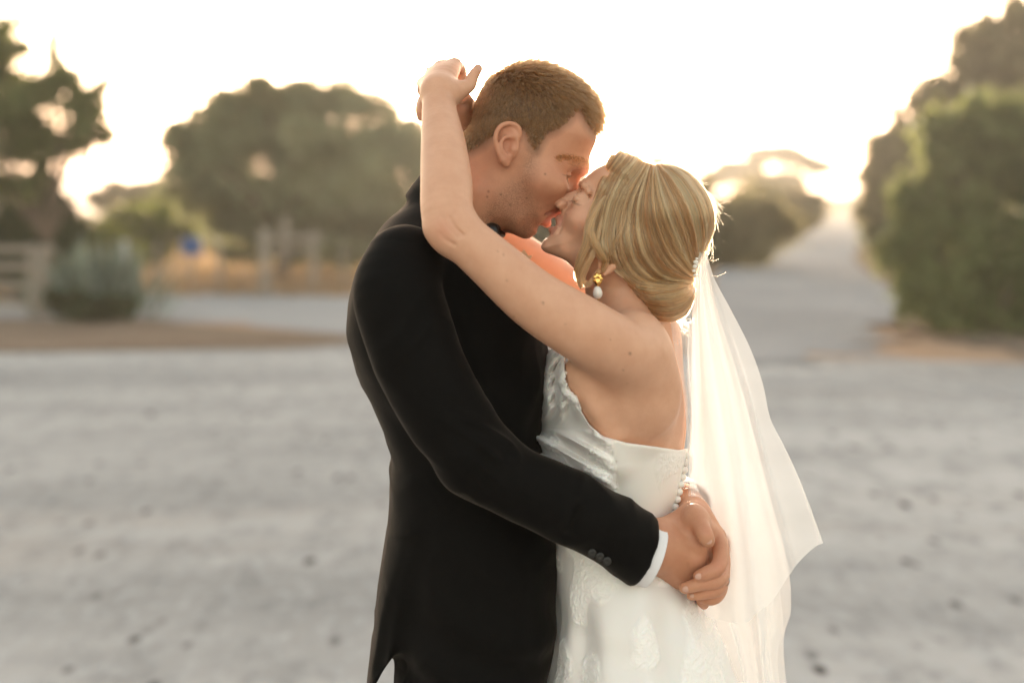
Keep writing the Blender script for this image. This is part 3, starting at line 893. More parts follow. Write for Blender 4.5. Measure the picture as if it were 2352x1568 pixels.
if FIG:
    cand = np.nonzero((gdark > 0.25) & (gv[:, 2] > 1.55))[0]
    N = 44000
    idx = rng.choice(cand, N)
    root = gv[idx] + rng.normal(0, 0.0011, (N, 3))
    keep = rng.random(N) < np.clip(gdark[idx] * 1.35, 0, 1)
    root, idx = root[keep], idx[keep]
    root = root - normals_of(GF, root) * chunked(GF, root)[:, None]
    nr = normals_of(GF, root, 0.004)
    px, py = px_of(root)
    N = len(root)
    hgt = np.clip(((root - Q(1220, 250, YG)) @ UPG) / 0.05, 0, 1)           # 0 sides .. 1 top
    front = np.clip((px - 1290) / 70, 0, 1) * np.clip((330 - py) / 30, 0, 1) * np.clip(1 - np.abs(root[:, 1] - YG) / .062, 0, 1) ** 0.5
    cr = Q(1150, 168, YG)
    flow = root - cr[None]
    flow /= np.linalg.norm(flow, axis=1, keepdims=True) + 0.008
    low = (1 - hgt)
    flow = flow + (-UPG * 0.45 - FWG * 0.12)[None] * low[:, None] + (FWG * 0.45)[None] * hgt[:, None]
    flow = flow + rng.normal(0, 0.20, (N, 3))
    L = (0.0075 + 0.013 * hgt + 0.014 * front) * rng.uniform(0.7, 1.15, N)
    L *= 0.45 + 0.55 * np.clip(gdark[idx] if False else 1, 0, 1)
    hd = -poly_sd(np.array(HAIRLINE_G, float), np.stack([px, py], 1))
    edge = np.clip(hd / 26, 0.0, 1)
    L *= 0.35 + 0.65 * edge
    flow = flow + (UPG * 0.55)[None] * front[:, None]
    kp = rng.random(N) < np.clip(0.12 + hd / 15, 0, 1)
    S = grow(root, nr, flow, L, 0.45 + 0.5 * hgt + 0.5 * front, 0.12 + 0.25 * hgt + 0.1 * front, 5)
    S = S + rng.normal(0, 0.0006, S.shape) * np.linspace(0, 1, 5)[None, :, None]
    S = S[kp]
    cs = rng.choice(len(S), 2200, replace=False)
    nn_ = np.concatenate([np.argmin(((S[i:i + 4000, None, 0] - S[None, cs, 0]) ** 2).sum(2), 1) for i in range(0, len(S), 4000)])
    tt_ = np.linspace(0, 1, 5)[None, :, None] ** 1.5
    S = S + (S[cs[nn_]] - S) * tt_ * rng.uniform(.2, .75, (len(S), 1, 1))
    strands('hair', S, M_hair_g, groom, 0.00026, 0.00010)
    # eyebrow and lashes of the groom
    br = []
    for s in (-1, 1):
        t = rng.random(900)
        c = catmull([Q(1342,381,YG + s*11*mm), Q(1327,369,YG + s*31*mm), Q(1300,362,YG + s*47*mm), Q(1280,366,YG + s*55*mm)], 20)
        p = c[(t * (len(c) - 1)).astype(int)] + rng.normal(0, 1, (900, 3)) * np.array([2.4, 2.2, 2.4]) * mm
        for _ in range(4): p = p - normals_of(GF, p) * chunked(GF, p)[:, None]
        n_ = normals_of(GF, p, 0.003)
        br.append(grow(p, n_, np.tile(-FWG * 0.9 + UPG * 0.12 + np.array([0, s*.7, 0]), (900, 1)) + rng.normal(0, .15, (900, 3)), rng.uniform(.0035, .0065, 900), np.full(900, .10), np.full(900, .02), 4))
        t = rng.random(60)
        EC = Q(1291,396,YG + s*35*mm)
        ls = (-10, -5, 0, 5, 10, 12.5)
        c = catmull([EC + FWG * math.sqrt(13.7 ** 2 - 20 - (l_ * .95) ** 2 + 20 * (l_ > 12)) * mm + UPG * (-4.5 + .018 * l_ * l_) * mm + np.array([0, s * l_ * mm, 0]) for l_ in ls], 12)
        p = c[(t * (len(c) - 1)).astype(int)]
        br.append(grow(p, np.tile(FWG, (60, 1)), np.tile(-UPG * 0.6 + FWG * 0.5 + np.array([0, s*0.3, 0]), (60, 1)), rng.uniform(.005, .008, 60), np.full(60, .3), np.full(60, .6), 4))
    strands('eyebrow', np.concatenate(br), M_hair_g, groom, 0.00020, 0.00008)

    # ---- bride: hair volume ------------------------------------------------
    M_hb = NT('hair_base_blonde')
    M_hb.set(Base_Color=(0.26, 0.15, 0.07), Roughness=0.55)
    cap = [(1397,371),(1416,355),(1436,354),(1466,361),(1502,377),(1525,383),(1551,385),(1574,396),(1596,416),(1615,439),(1630,464),(1638,492),
           (1634,524),(1622,550),(1606,576),(1598,610),(1592,640),(1560,655),(1500,656),(1455,650),(1425,634),(1404,614),(1390,594),(1380,586),
           (1364,576),(1352,552),(1352,528),(1358,498),(1366,462),(1378,424)]
    cc = [(1500,480,79,74),(1590,500,66,64),(1440,400,74,66),(1400,385,66,55),(1372,440,66,14),(1362,500,67,9),(1362,550,68,9),(1400,570,74,10),(1440,560,78,30),
          (1440,630,72,14),(1520,640,66,40),(1590,620,50,45),(1560,430,66,62)]
    HP = [slab(cap, YB, cc),
          ell(Q(1530,690,YB-.012), (58*K, 68*mm, 47*K), rot('y', -12), k=0.012),
          ell(Q(1487,664,YB-.008), (50*K, 66*mm, 30*K), rot('y', 38), k=0.012)]
    HF = union(HP)
    hv, hf = mesh_sdf(HF, (.08, -.13, 1.36), (.32, .11, 1.66), 0.003)
    # sink the base a little so that the strands carry the outline
    hn = normals_of(HF, hv)
    hpx, hpy = px_of(hv)
    sink = 0.0030 + 0.007 * np.clip((1402 - hpx) / 22, 0, 1) + 0.004 * np.clip((384 - hpy) / 12, 0, 1) * (hpx < 1480)
    hme = new_mesh('hair', hv - hn * sink[:, None], hf)
    hair_b = link('hair', hme, M_hb.m, bride)

    def to_surface(P2, side, off):
        """(N, M, 2) photo px -> 3-D on the hair volume, seen from the near (-1) or far (+1) side"""
        N_, M_, _ = P2.shape
        px, py = P2[..., 0].ravel(), P2[..., 1].ravel()
        y = np.full(px.shape, YB + side * 0.10)
        for _ in range(26):
            s_ = K * (1 + np.where(side < 0, y, 2 * YB - y) / D)
            X = np.stack([(px - CX) * s_, y, H + (HY - py) * s_], 1)
            d = chunked(HF, X)
            y = y - side * np.clip(d, -.01, .02) * 0.8
            y = np.where(side * (y - YB) < 0.0, YB, y)
        s_ = K * (1 + np.where(side < 0, y, 2 * YB - y) / D)
        X = np.stack([(px - CX) * s_, y, H + (HY - py) * s_], 1)
        n_ = normals_of(HF, X, 0.003)
        X = X + n_ * (off.repeat(M_) - np.clip(chunked(HF, X), -.02, .0))[:, None]
        return X.reshape(N_, M_, 3)

    def resample(c, M):
        c = catmull(c, 10)
        l = np.concatenate([[0], np.cumsum(np.linalg.norm(np.diff(c, axis=0), axis=1))])
        u = np.linspace(0, l[-1], M)
        return np.stack([np.interp(u, l, c[:, 0]), np.interp(u, l, c[:, 1])], 1)

    def family(guides, n, M=16, jit=1.6, clump=46, spread=0.75):
        g = np.array([resample(x, M) for x in guides])
        cl = rng.random(clump) * (len(g) - 1)
        co = rng.normal(0, 0.0013, clump)
        w_ = rng.integers(0, clump, n)
        t = cl[w_] + rng.normal(0, spread * (len(g) - 1) / clump, n)
        t = np.clip(t, 0, len(g) - 1.0001)
        i = t.astype(int)
        f_ = (t - i)[:, None, None]
        P2 = g[i] * (1 - f_) + g[i + 1] * f_
        ph = rng.random((n, 1)) * 6.28
        u = np.linspace(0, 1, M)[None]
        wob = np.sin(ph + u * rng.uniform(3, 8, (n, 1))) * rng.uniform(0.2, 1, (n, 1)) * jit
        P2 = P2 + np.stack([wob, wob * 0.5], 2) + rng.normal(0, jit * 0.5, (n, 1, 2))
        sh = rng.uniform(0.75, 1.0, n)
        P2 = np.stack([np.stack([np.interp(u[0] * s_, u[0], p[:, 0]), np.interp(u[0] * s_, u[0], p[:, 1])], 1) for p, s_ in zip(P2, np.where(rng.random(n) < 0.2, sh, 1))])
        return P2, co[w_] + np.abs(rng.normal(0, 0.0010, n)), w_
    back = [[(1530,382),(1580,400),(1620,444),(1638,500),(1626,552),(1604,590)],
            [(1520,381),(1568,404),(1606,458),(1622,515),(1616,560),(1601,598)],
            [(1510,381),(1553,410),(1590,468),(1604,525),(1606,572),(1598,606)],
            [(1505,382),(1530,425),(1560,490),(1580,545),(1590,590),(1596,618)],
            [(1500,383),(1508,440),(1528,510),(1553,572),(1577,612),(1594,630)],
            [(1494,381),(1482,450),(1485,530),(1510,597),(1552,632),(1590,642)],
            [(1488,379),(1456,450),(1440,530),(1454,600),(1495,642),(1542,652),(1588,648)],
            [(1482,376),(1440,440),(1418,520),(1424,590),(1456,640),(1520,662),(1588,654)]]
    front = [[(1484,376),(1440,440),(1414,515),(1414,580),(1440,628),(1490,654)],
             [(1470,368),(1420,440),(1398,510),(1394,565),(1412,610),(1450,642)],
             [(1455,362),(1404,440),(1382,510),(1378,555),(1390,592),(1420,622)],
             [(1440,356),(1390,430),(1368,492),(1362,535),(1370,570),(1390,592)],
             [(1425,353),(1384,415),(1364,475),(1354,520),(1356,548)],
             [(1405,362),(1380,415),(1363,468),(1352,512),(1352,540)]]
    bun = [[(1428,622),(1470,652),(1530,664),(1588,652)],
           [(1440,640),(1482,674),(1538,682),(1590,662)],
           [(1452,655),(1490,692),(1540,700),(1580,682),(1592,662)],
           [(1462,672),(1496,712),(1540,720),(1576,702),(1590,674)],
           [(1472,690),(1508,728),(1540,734),(1572,720),(1586,692)]]
    MH = [M_hair_bp, M_hair_b, M_hair_b, M_hair_bd, M_hair_bp, M_hair_b, M_hair_bd]
    for fam, n, nm, cl, mats in ((back, 9000, 'hair_strands', 150, MH), (front, 6000, 'hair_strands', 120, MH), (bun, 3800, 'hair_bun_strands', 80, [M_hair_b, M_hair_bd, M_hair_bd, M_hair_bp])):
        for side, k_, r_a in ((-1, n, .00027), (1, n // 4, .00045)):
            P2, off, wv_ = family(fam, k_, clump=cl, spread=0.9)
            X = to_surface(P2, side, off)
            for mt in dict.fromkeys(mats):
                m_ = np.array([mats[(c_ * 5 + 3) % len(mats)] is mt for c_ in wv_])
                if m_.any(): strands(nm, X[m_], mt, None, r_a, r_a * .5).parent = hair_b
    # loose curled locks by the cheek and neck
    def lock(pts, n, rad, mt):
        c = catmull([Q(*p) for p in pts], 6)
        T_ = np.gradient(c, axis=0)
        T_ /= np.linalg.norm(T_, axis=1, keepdims=True)
        a = np.cross(T_, [0, 1, 0]); a /= np.linalg.norm(a, axis=1, keepdims=True)
        b = np.cross(T_, a)
        ang, rr = rng.random((n, 1)) * 6.28, np.sqrt(rng.random((n, 1))) * rad
        u = np.linspace(0, 1, len(c))[None]
        prof = 0.12 + 0.88 * np.clip(np.sin(np.clip(u * 1.05, 0, 1) * 3.1415), 0, 1) ** 0.9
        tw = ang + u * rng.normal(1.5, 0.6, (n, 1))
        X = c[None] + (a[None] * np.cos(tw)[..., None] + b[None] * np.sin(tw)[..., None]) * (rr * prof)[..., None]
        X += rng.normal(0, 0.0007, (n, 1, 3)) * u[..., None] * 2
        strands('hair_lock', X, mt, None, 0.00032, 0.00014).parent = hair_b
    lock([(1405,430,-.080),(1372,480,-.083),(1356,520,-.086),(1362,552,-.089),(1378,580,-.090),(1390,600,-.088),(1384,622,-.086)], 420, .0075, M_hair_b)
    lock([(1375,440,-.070),(1356,492,-.080),(1350,530,-.086),(1346,565,-.088),(1332,600,-.088),(1326,632,-.088),(1335,658,-.09)], 380, .0062, M_hair_b)
    lock([(1392,470,-.082),(1376,530,-.088),(1362,580,-.090),(1345,612,-.09),(1336,640,-.09),(1352,652,-.092),(1376,622,-.092)], 160, .005, M_hair_b)
    lock([(1442,470,-.086),(1425,535,-.090),(1406,575,-.088),(1396,596,-.086)], 150, .005, M_hair_b)
    # flyaways on the outline
    fl = []
    for _ in range(260):
        t = rng.random()
        o_ = catmull([(1440,352),(1500,375),(1552,382),(1598,412),(1634,460),(1641,500),(1628,552),(1612,590),(1592,640),(1588,690),(1560,730),(1520,738)], 12)
        j = int(t * (len(o_) - 2))
        p, q_ = o_[j], o_[j + 1]
        tg = (q_ - p) / np.linalg.norm(q_ - p)
        nn = np.array([tg[1], -tg[0]])
        Ln = rng.uniform(12, 48) * (1 if rng.random() < .85 else 1.7)
        ou = rng.uniform(0.08, 0.55)
        u = np.linspace(0, 1, 7)
        cu = rng.normal(0, 0.5)
        w2 = p + tg * (u * Ln)[:, None] * (1 - ou * u[:, None] * .5) + nn * ((ou * u - abs(cu) * 0.5 * u * u) * Ln)[:, None] + 1.0
        yy = YB + rng.normal(0, .03)
        fl.append([Q(a_, b_, yy) for a_, b_ in w2])
    for pts in ([(1632,488),(1650,474),(1668,464),(1682,463)], [(1636,480),(1650,486),(1666,492),(1676,497)], [(1612,630),(1630,634),(1650,634),(1668,626)],
                [(1604,600),(1622,598),(1640,600),(1652,594)], [(1612,560),(1630,566),(1634,590),(1614,612)]):
        for _ in range(1):
            c = catmull(np.array(pts, float) + rng.normal(0, 1.2, (4, 2)), 2)
            fl.append([Q(a_, b_, YB + .0) for a_, b_ in c[:7]])
    strands('flyaway_hair', np.array(fl), M_hair_b, None, 0.00006, 0.00004).parent = hair_b
    fl = []
    for _ in range(30):
        x0 = rng.uniform(1500, 1575)
        s0 = np.array([x0, 735 - (abs(x0 - 1535) / 45) ** 2 * 18])
        e0 = np.array([rng.uniform(1555, 1600), rng.uniform(722, 775)])
        u = np.linspace(0, 1, 6)[:, None]
        c = s0 * (1 - u) + e0 * u + np.array([0, 1]) * (np.sin(u * 3.14) * rng.uniform(-4, 12)) 
        fl.append([Q(a_, b_, YB + rng.normal(0, .03)) for a_, b_ in c])
    strands('flyaway_hair', np.array(fl), M_hair_b, None, 0.00006, 0.00004).parent = hair_b
    # brows and lashes of the bride
    br = []
    for s in (-1, 1):
        n = 170
        t = rng.random(n)
        c = catmull([Q(1335,423,YB + s*10*mm), Q(1343,430,YB + s*24*mm), Q(1349,440,YB + s*38*mm), Q(1352,450,YB + s*44*mm)], 20)
        p = c[(t * (len(c) - 1)).astype(int)] + rng.normal(0, 1.1, (n, 3)) * mm
        for _ in range(4): p = p - normals_of(BF, p) * chunked(BF, p)[:, None]
        br.append(grow(p, normals_of(BF, p, .003), np.tile(np.array([.45, s * .7, -.35]), (n, 1)) + rng.normal(0, .12, (n, 3)), rng.uniform(.003, .006, n), np.full(n, .2), np.full(n, .05), 4))
        n = 90
        t = rng.random(n)
        EC = Q(1334,463,YB + s*31*mm)
        c = catmull([EC + FWB * math.sqrt(max(12.5 ** 2 - 20 - (l_ * .95) ** 2, 9)) * mm + UPB * (-4.5 + .02 * l_ * l_) * mm + np.array([0, s * l_ * mm, 0]) for l_ in (-9, -4, 0, 4, 9, 11.5)], 12)
        p = c[(t * (len(c) - 1)).astype(int)]
        br.append(grow(p, np.tile(FWB, (n, 1)), np.tile(FWB * .5 - UPB * .8 + np.array([0, s * .25, 0]), (n, 1)) + rng.normal(0, .12, (n, 3)), rng.uniform(.004, .0075, n), np.full(n, .9), np.full(n, 1.5), 4))
    strands('eyelash', np.concatenate(br), M_brow_b, bride, 0.00022, 0.00008)

M_nail = NT('fingernail')
M_nail.set(Base_Color=(0.60, 0.36, 0.28), Roughness=0.28, Subsurface_Weight=0.2, Subsurface_Scale=0.004)
M_nail = M_nail.m
def nails(lst, parent):
    for x, y, Y, a, b, ang in lst:
        p = Q(x, y, Y)
        M_ = rot('y', ang)
        sdf_object('fingernail', [ell(p, (a*mm, 1.9*mm, b*mm), M_)], p - .010, p + .010, 0.0009, M_nail, parent)
if FIG:
    nails(NAILS_G, groom)
    nails([(1100.5,160,-.0325,2.2,4.2,-28)], bride)

# ---- clothing materials ----------------------------------------------------
def cloth_black(name, col, rough=0.75, sheen=0.35):
    t = NT(name)
    n1 = t.noise(900, 2)
    t.set(Base_Color=t.mix(n1, tuple(c * .8 for c in col), tuple(c * 1.25 for c in col)), Roughness=rough, Specular_IOR_Level=0.12)
    t.set(Sheen_Weight=sheen, Sheen_Roughness=0.3, Sheen_Tint=(0.9, 0.75, 0.62))
    t.bump(t.math('ADD', n1, t.math('MULTIPLY', t.noise(14, 3), 5.0)), 0.25, 0.0012)
    return t.m
M_wool = cloth_black('black_wool', (0.0034, 0.0028, 0.0025), 0.8, 0.13)
M_satin_k = simple('black_satin', (0.006, 0.0055, 0.006), 0.28)
M_shirt = simple('white_cotton', (0.78, 0.77, 0.80), 0.7)
M_btn_k = simple('black_horn', (0.012, 0.011, 0.010), 0.35)

def brocade(name, lace=True):
    t = NT(name)
    p = t.pos()
    mask = t.attr('lace')
    mp = t.n('Mapping')
    mp.inputs['Scale'].default_value = (1.5, 1.0, 0.6)
    mp.inputs['Rotation'].default_value = (0, 0.6, 0)
    t.l(p, mp.inputs[0])
    n_a = t.noise(120, 3, 0.6, mp.outputs[0])
    relief = t.ramp(n_a, [(0.38, (0, 0, 0)), (0.5, (1, 1, 1)), (0.62, (0.1, 0.1, 0.1))])
    mp2 = t.n('Mapping')
    mp2.inputs['Scale'].default_value = (0.12, 0.12, 1.0)
    t.l(p, mp2.inputs[0])
    slub = t.noise(420, 3, 0.6, mp2.outputs[0])
    if lace:
        h = t.math('ADD', t.math('MULTIPLY', relief, mask), t.math('MULTIPLY', mask, 0.4))
        rgh = t.math('ADD', t.math('MULTIPLY', t.attr('lace'), 0.25), 0.36)
        col = t.mix(t.attr('lace'), (0.80, 0.765, 0.745), (0.90, 0.87, 0.85))
    else:
        h = t.math('MULTIPLY', slub, 0.18)
        rgh = 0.42
        col = (0.86, 0.815, 0.775)
    h = t.math('ADD', h, t.math('MULTIPLY', t.noise(30, 3), 0.8))
    t.set(Base_Color=col, Roughness=rgh, Specular_IOR_Level=0.45, Sheen_Weight=0.15, Subsurface_Weight=0.12, Subsurface_Scale=0.012)
    t.bump(h, 0.35, 0.0010)
    return t.m
M_brocade = brocade('ivory_brocade')
M_ivory = brocade('ivory_silk', False)

# ---- groom: jacket, trousers, shirt, bow tie --------------------------------
def fold_noise(X):
    x, y, z = X[:, 0], X[:, 1], X[:, 2]
    return 0.0030 * np.sin(31 * x + 22 * z + 9 * np.sin(7 * z)) * np.sin(17 * z - 9 * y) + 0.0012 * np.sin(58 * z + 40 * x + 3 * np.sin(19 * y))

def groom_jacket():
    P = []
    S = ((432,950,1010,.050),(462,930,1040,.080),(498,892,1060,.122),(540,862,1098,.165),(600,826,1162,.190),(680,806,1230,.196),(760,801,1254,.193),(840,814,1258,.186),(930,852,1252,.178),
         (1000,886,1246,.172),(1055,902,1252,.170),(1150,900,1268,.172),(1250,907,1284,.176),(1400,907,1281,.180),(1500,906,1270,.182),(1592,904,1256,.182))
    P.append(loft([(Q(0,py)[2], Q((a+b)/2,0)[0], 0.025, (b-a)/2*K, bb) for py, a, b, bb in S], k=0.012, n=2.35, cap=0.008, disp=fold_noise))
    # tail swinging out behind, cut on the slant
    T_ = ((1080,905,1010,.12),(1157,898,1020,.135),(1230,887,1010,.14),(1300,874,990,.14),(1400,861,960,.14),(1500,849,940,.14),(1580,839,930,.14))
    tail = loft([(Q(0,py)[2], Q((a+b)/2,0)[0], 0.03, (b-a)/2*K, bb) for py, a, b, bb in T_], n=2.0, cap=0.006)
    a0, a1 = Q(906,1478,0), Q(846,1568,0)
    nx = np.array([-(a1 - a0)[2], 0, (a1 - a0)[0]]); nx /= np.linalg.norm(nx)
    if nx[2] > 0: nx = -nx
    ft = tail.f
    tail.f = lambda X: smax(ft(X), (X - a0) @ nx, 0.004)
    tail.k = 0.02
    P.append(tail)
    # vent crease
    P.append(cones(QL([(949,1120,-.155),(943,1160,-.152),(926,1213,-.145),(903,1281,-.130),(880,1400,-.115),(858,1530,-.10)]), [2*mm,4*mm,6*mm,7*mm,7*mm,7*mm], k=0.016, op='s'))
    # near sleeve
    P.append(cones(QL([(930,612,-.155),(915,690,-.182),(985,880,-.195),(1090,1050,-.20)]), [56*mm, 58*mm, 56*mm, 48*mm], k=0.006, rs=6))
    P.append(cones(QL([(1090,1050,-.20),(1180,1105,-.195),(1300,1160,-.185),(1400,1213,-.165),(1478,1268,-.143)]), [48*mm, 47*mm, 46.5*mm, 46*mm, 46*mm], k=0.014, rs=4))
    # far sleeve
    P.append(cones(QL([(960,620,.17),(1180,960,.28),(1420,1060,.22),(1540,1136,.085)]), [58*mm, 50*mm, 46*mm, 36*mm], k=0.01, rs=4))
    # flat cuff end, near side
    wd = Q(1478,1268,-.143) - Q(1400,1213,-.165); wd /= np.linalg.norm(wd)
    e0 = Q(1479,1267,-.143)
    def fcut(X):
        near = np.linalg.norm(X - e0, axis=1) - 0.09
        tilt = np.array([.92, .12, -.39]); tilt /= np.linalg.norm(tilt)
        return np.maximum(-((X - e0) @ tilt), near)
    P.append(Prim(fcut, e0, 0.1, 0.002, 's'))
    # elbow and sleeve folds
    for a, b, c_ in (((1085,960,-.262),(1130,1005,-.262),(1165,1060,-.252)),((1045,1000,-.262),(1090,1045,-.262),(1120,1100,-.25)),((1120,930,-.25),(1165,985,-.25),(1200,1040,-.245)),
                     ((930,700,-.247),(980,790,-.255),(1040,860,-.258)),((1340,1120,-.225),(1330,1165,-.235),(1312,1215,-.225))):
        P.append(cones(QL([a, b, c_]), [4*mm, 8*mm, 4*mm], k=0.016, op='s', rs=3))
    # hollow where sleeve meets body
    P.append(cones(QL([(957,530,-.135),(905,545,-.165),(868,575,-.16),(850,625,-.13),(840,690,-.105),(838,765,-.11)]), [1.2*mm]*6, k=0.005, op='s'))
    # collar
    n_ = np.array([.53, 0, .85])
    P.append(band(Q(1050,480,YG), (.50, 0, .87), 70*mm, 22*mm, 3.5*mm, k=0.012, flare=-0.12, squash=1.02, cut=((.87, 0, -.49), 0.018)))
    # opening for neck
    P.append(cones(QL([(1082,455,YG),(1055,502,YG)]), [65*mm, 64*mm], k=0.004, op='s'))
    return P

M_lapel = M_satin_k
if FIG:
    JF = union(groom_jacket())
    jv, jf = mesh_sdf(JF, (-.26, -.30, .85), (.30, .36, 1.63), 0.0036)
    jn = normals_of(JF, jv, .003)
    jpx, jpy = px_of(jv)
    near_ = np.clip((-.12 - jv[:, 1]) / .03, 0, 1)
    elb = bump2(jpx, jpy, 1110, 1010, 150, 130) * near_
    arm = np.clip((jpx - 1150) / 60, 0, 1) * np.clip((jpy - 1030) / 40, 0, 1) * near_
    B1 = jv @ rot('y', 40)
    rid = lambda q: 1 - np.abs(vnoise(q) - .5) * 3.2
    wob_ = vnoise(jv * 12)[:, None]
    f_el = rid(np.stack([B1[:, 0] * 17, B1[:, 1] * 12, B1[:, 2] * 52], 1) + wob_ * 1.6)
    f_ar = rid(np.stack([B1[:, 0] * 26, B1[:, 1] * 12, B1[:, 2] * 12], 1) + wob_ * 1.5 + 11)
    f_bk = rid(np.stack([jv[:, 0] * 8, jv[:, 1] * 9, jv[:, 2] * 22], 1) + wob_ * 1.8 + 5)
    upper = bump2(jpx, jpy, 950, 760, 120, 160) * near_
    f_up = rid(np.stack([B1[:, 0] * 24, B1[:, 1] * 10, B1[:, 2] * 9], 1) + wob_ * 1.5 + 23)
    dj = 0.0060 * elb * f_el + 0.0030 * arm * f_ar + 0.0035 * upper * f_up + 0.0022 * f_bk * (1 - near_ * .5) * np.clip((jpy - 600) / 100, 0, 1)
    link('jacket', new_mesh('jacket', jv + jn * (dj - .001)[:, None], jf), M_wool, groom)
    jacket = groom.children[-1] if groom.children[-1].name.startswith('jacket') else [c for c in groom.children if c.name.startswith('jacket')][0]
    # collar seam and shoulder seam are fine dark welts
    for pts in ([(934,456,-.02),(950,463,-.065),(975,482,-.092)], [(955,470,-.075),(940,498,-.115),(930,530,-.145)]):
        c = catmull([Q(*p) for p in pts], 8)
    # sleeve buttons
    for x, y in ((1360,1270),(1378,1278),(1394,1288)):
        p = Q(x, y, -.222)
        bv_, bf_ = mesh_sdf(union([ell(p, (5.6*mm, 2.4*mm, 5.6*mm)), ell(p + np.array([0, -3*mm, 0]), (3.4*mm, 1.6*mm, 3.4*mm), k=0.001, op='s')]), p - .008, p + .008, 0.0008)
        link('sleeve_button', new_mesh('sleeve_button', bv_, bf_), M_btn_k, jacket)
    # shirt collar, cuffs, front
    sdf_object('shirt_collar', [band(Q(1068,470,YG), (.58, 0, .81), 62*mm, 23*mm, 1.8*mm, flare=-0.08)], Q(1068,470,YG) - .11, Q(1068,470,YG) + .11, 0.0025, M_shirt, groom)
    wd = Q(1478,1268,-.143) - Q(1400,1213,-.165); wd /= np.linalg.norm(wd)
    tilt = np.array([.92, .12, -.39])
    sdf_object('shirt_cuff', [band(Q(1484,1270,-.141), tilt, 41.5*mm, 13*mm, 1.5*mm)], Q(1487,1272,-.14) - .075, Q(1487,1272,-.14) + .075, 0.0018, M_shirt, groom)
    wl = Q(1580,1160,-.02) - Q(1545,1136,.06)
    sdf_object('shirt_cuff', [band(Q(1571,1152,.0), wl, 32*mm, 26*mm, 1.6*mm)], Q(1571,1152,.0) - .07, Q(1571,1152,.0) + .07, 0.002, M_shirt, groom)
    # bow tie
    bt = [ell(Q(1146,536,YG), (9*mm, 11*mm, 12*mm), rot('y', 30), k=0.003)]
    for s in (-1, 1):
        bt += [cones([Q(1146,536,YG), Q(1139,535,YG + s*28*mm), Q(1129,536,YG + s*52*mm)], [6*mm, 14*mm, 15*mm], k=0.004),
               cones([Q(1158,528,YG + s*12*mm), Q(1157,528,YG + s*34*mm), Q(1148,528,YG + s*54*mm)], [2*mm, 3*mm, 4*mm], k=0.006, op='s'),
               cones([Q(1156,546,YG + s*12*mm), Q(1152,548,YG + s*34*mm)], [2*mm, 3*mm], k=0.006, op='s')]
    sdf_object('bow_tie', bt, Q(1130,530,YG) - .08, Q(1130,530,YG) + .08, 0.002, M_satin_k, groom)
    # trousers to the ground, shoes
    TR = [loft([(0.97, Q(1085,0)[0], .02, .112, .165), (.86, Q(1083,0)[0], .02, .108, .172), (.80, Q(1080,0)[0], .02, .10, .165)], n=2.2)]
    for s in (-1, 1):
        TR.append(cones([np.array([-.06, .02 + s*.08, .84]), np.array([-.05, .02 + s*.085, .48]), np.array([-.07, .02 + s*.09, .09])], [.085, .068, .058], k=0.02))
    sdf_object('trousers', TR, (-.25, -.25, .02), (.15, .28, 1.0), 0.008, M_wool, groom)
    for s in (-1, 1):
        p = np.array([-.03, .02 + s*.09, .045])
        sdf_object('shoe', [ell(p + np.array([.06, 0, 0]), (.12, .045, .04), k=.02), ell(p + np.array([-.05, 0, .015]), (.07, .04, .055), k=.02),
                            Prim(lambda X: X[:, 2] - 0.0, p, .3, .003, 's')], p - .22, p + .22, 0.006, M_satin_k, groom)
    # buttonhole flower: cream petals and a sprig
    M_petal = simple('cream_petal', (0.72, 0.62, 0.48), 0.7)
    M_sprig = simple('dry_sprig', (0.30, 0.24, 0.14), 0.8)
    fl_root = empty('buttonhole_flower', Q(1196,612,.05))
    fl_root.parent = groom
    fl_root.matrix_parent_inverse = groom.matrix_world.inverted()
    bpy.context.view_layer.update()
    vv, ff = [], []
    for i in range(26):
        d = rng.normal(0, 1, 3); d /= np.linalg.norm(d)
        d[2] = abs(d[2])
        c0 = Q(1196,612,.05) + d * .008
        t1 = np.cross(d, [0.3, 0.5, 0.8]); t1 /= np.linalg.norm(t1)
        t2 = np.cross(d, t1)
        b0 = len(vv)
        Ls, Ws = rng.uniform(.010, .018), rng.uniform(.004, .007)
        vv += [c0, c0 + d * Ls * .6 + t1 * Ws, c0 + d * Ls + t2 * .003, c0 + d * Ls * .6 - t1 * Ws]
        ff.append([b0, b0 + 1, b0 + 2, b0 + 3])
    link('petal_cluster', new_mesh('petal_cluster', vv, ff), M_petal, fl_root)

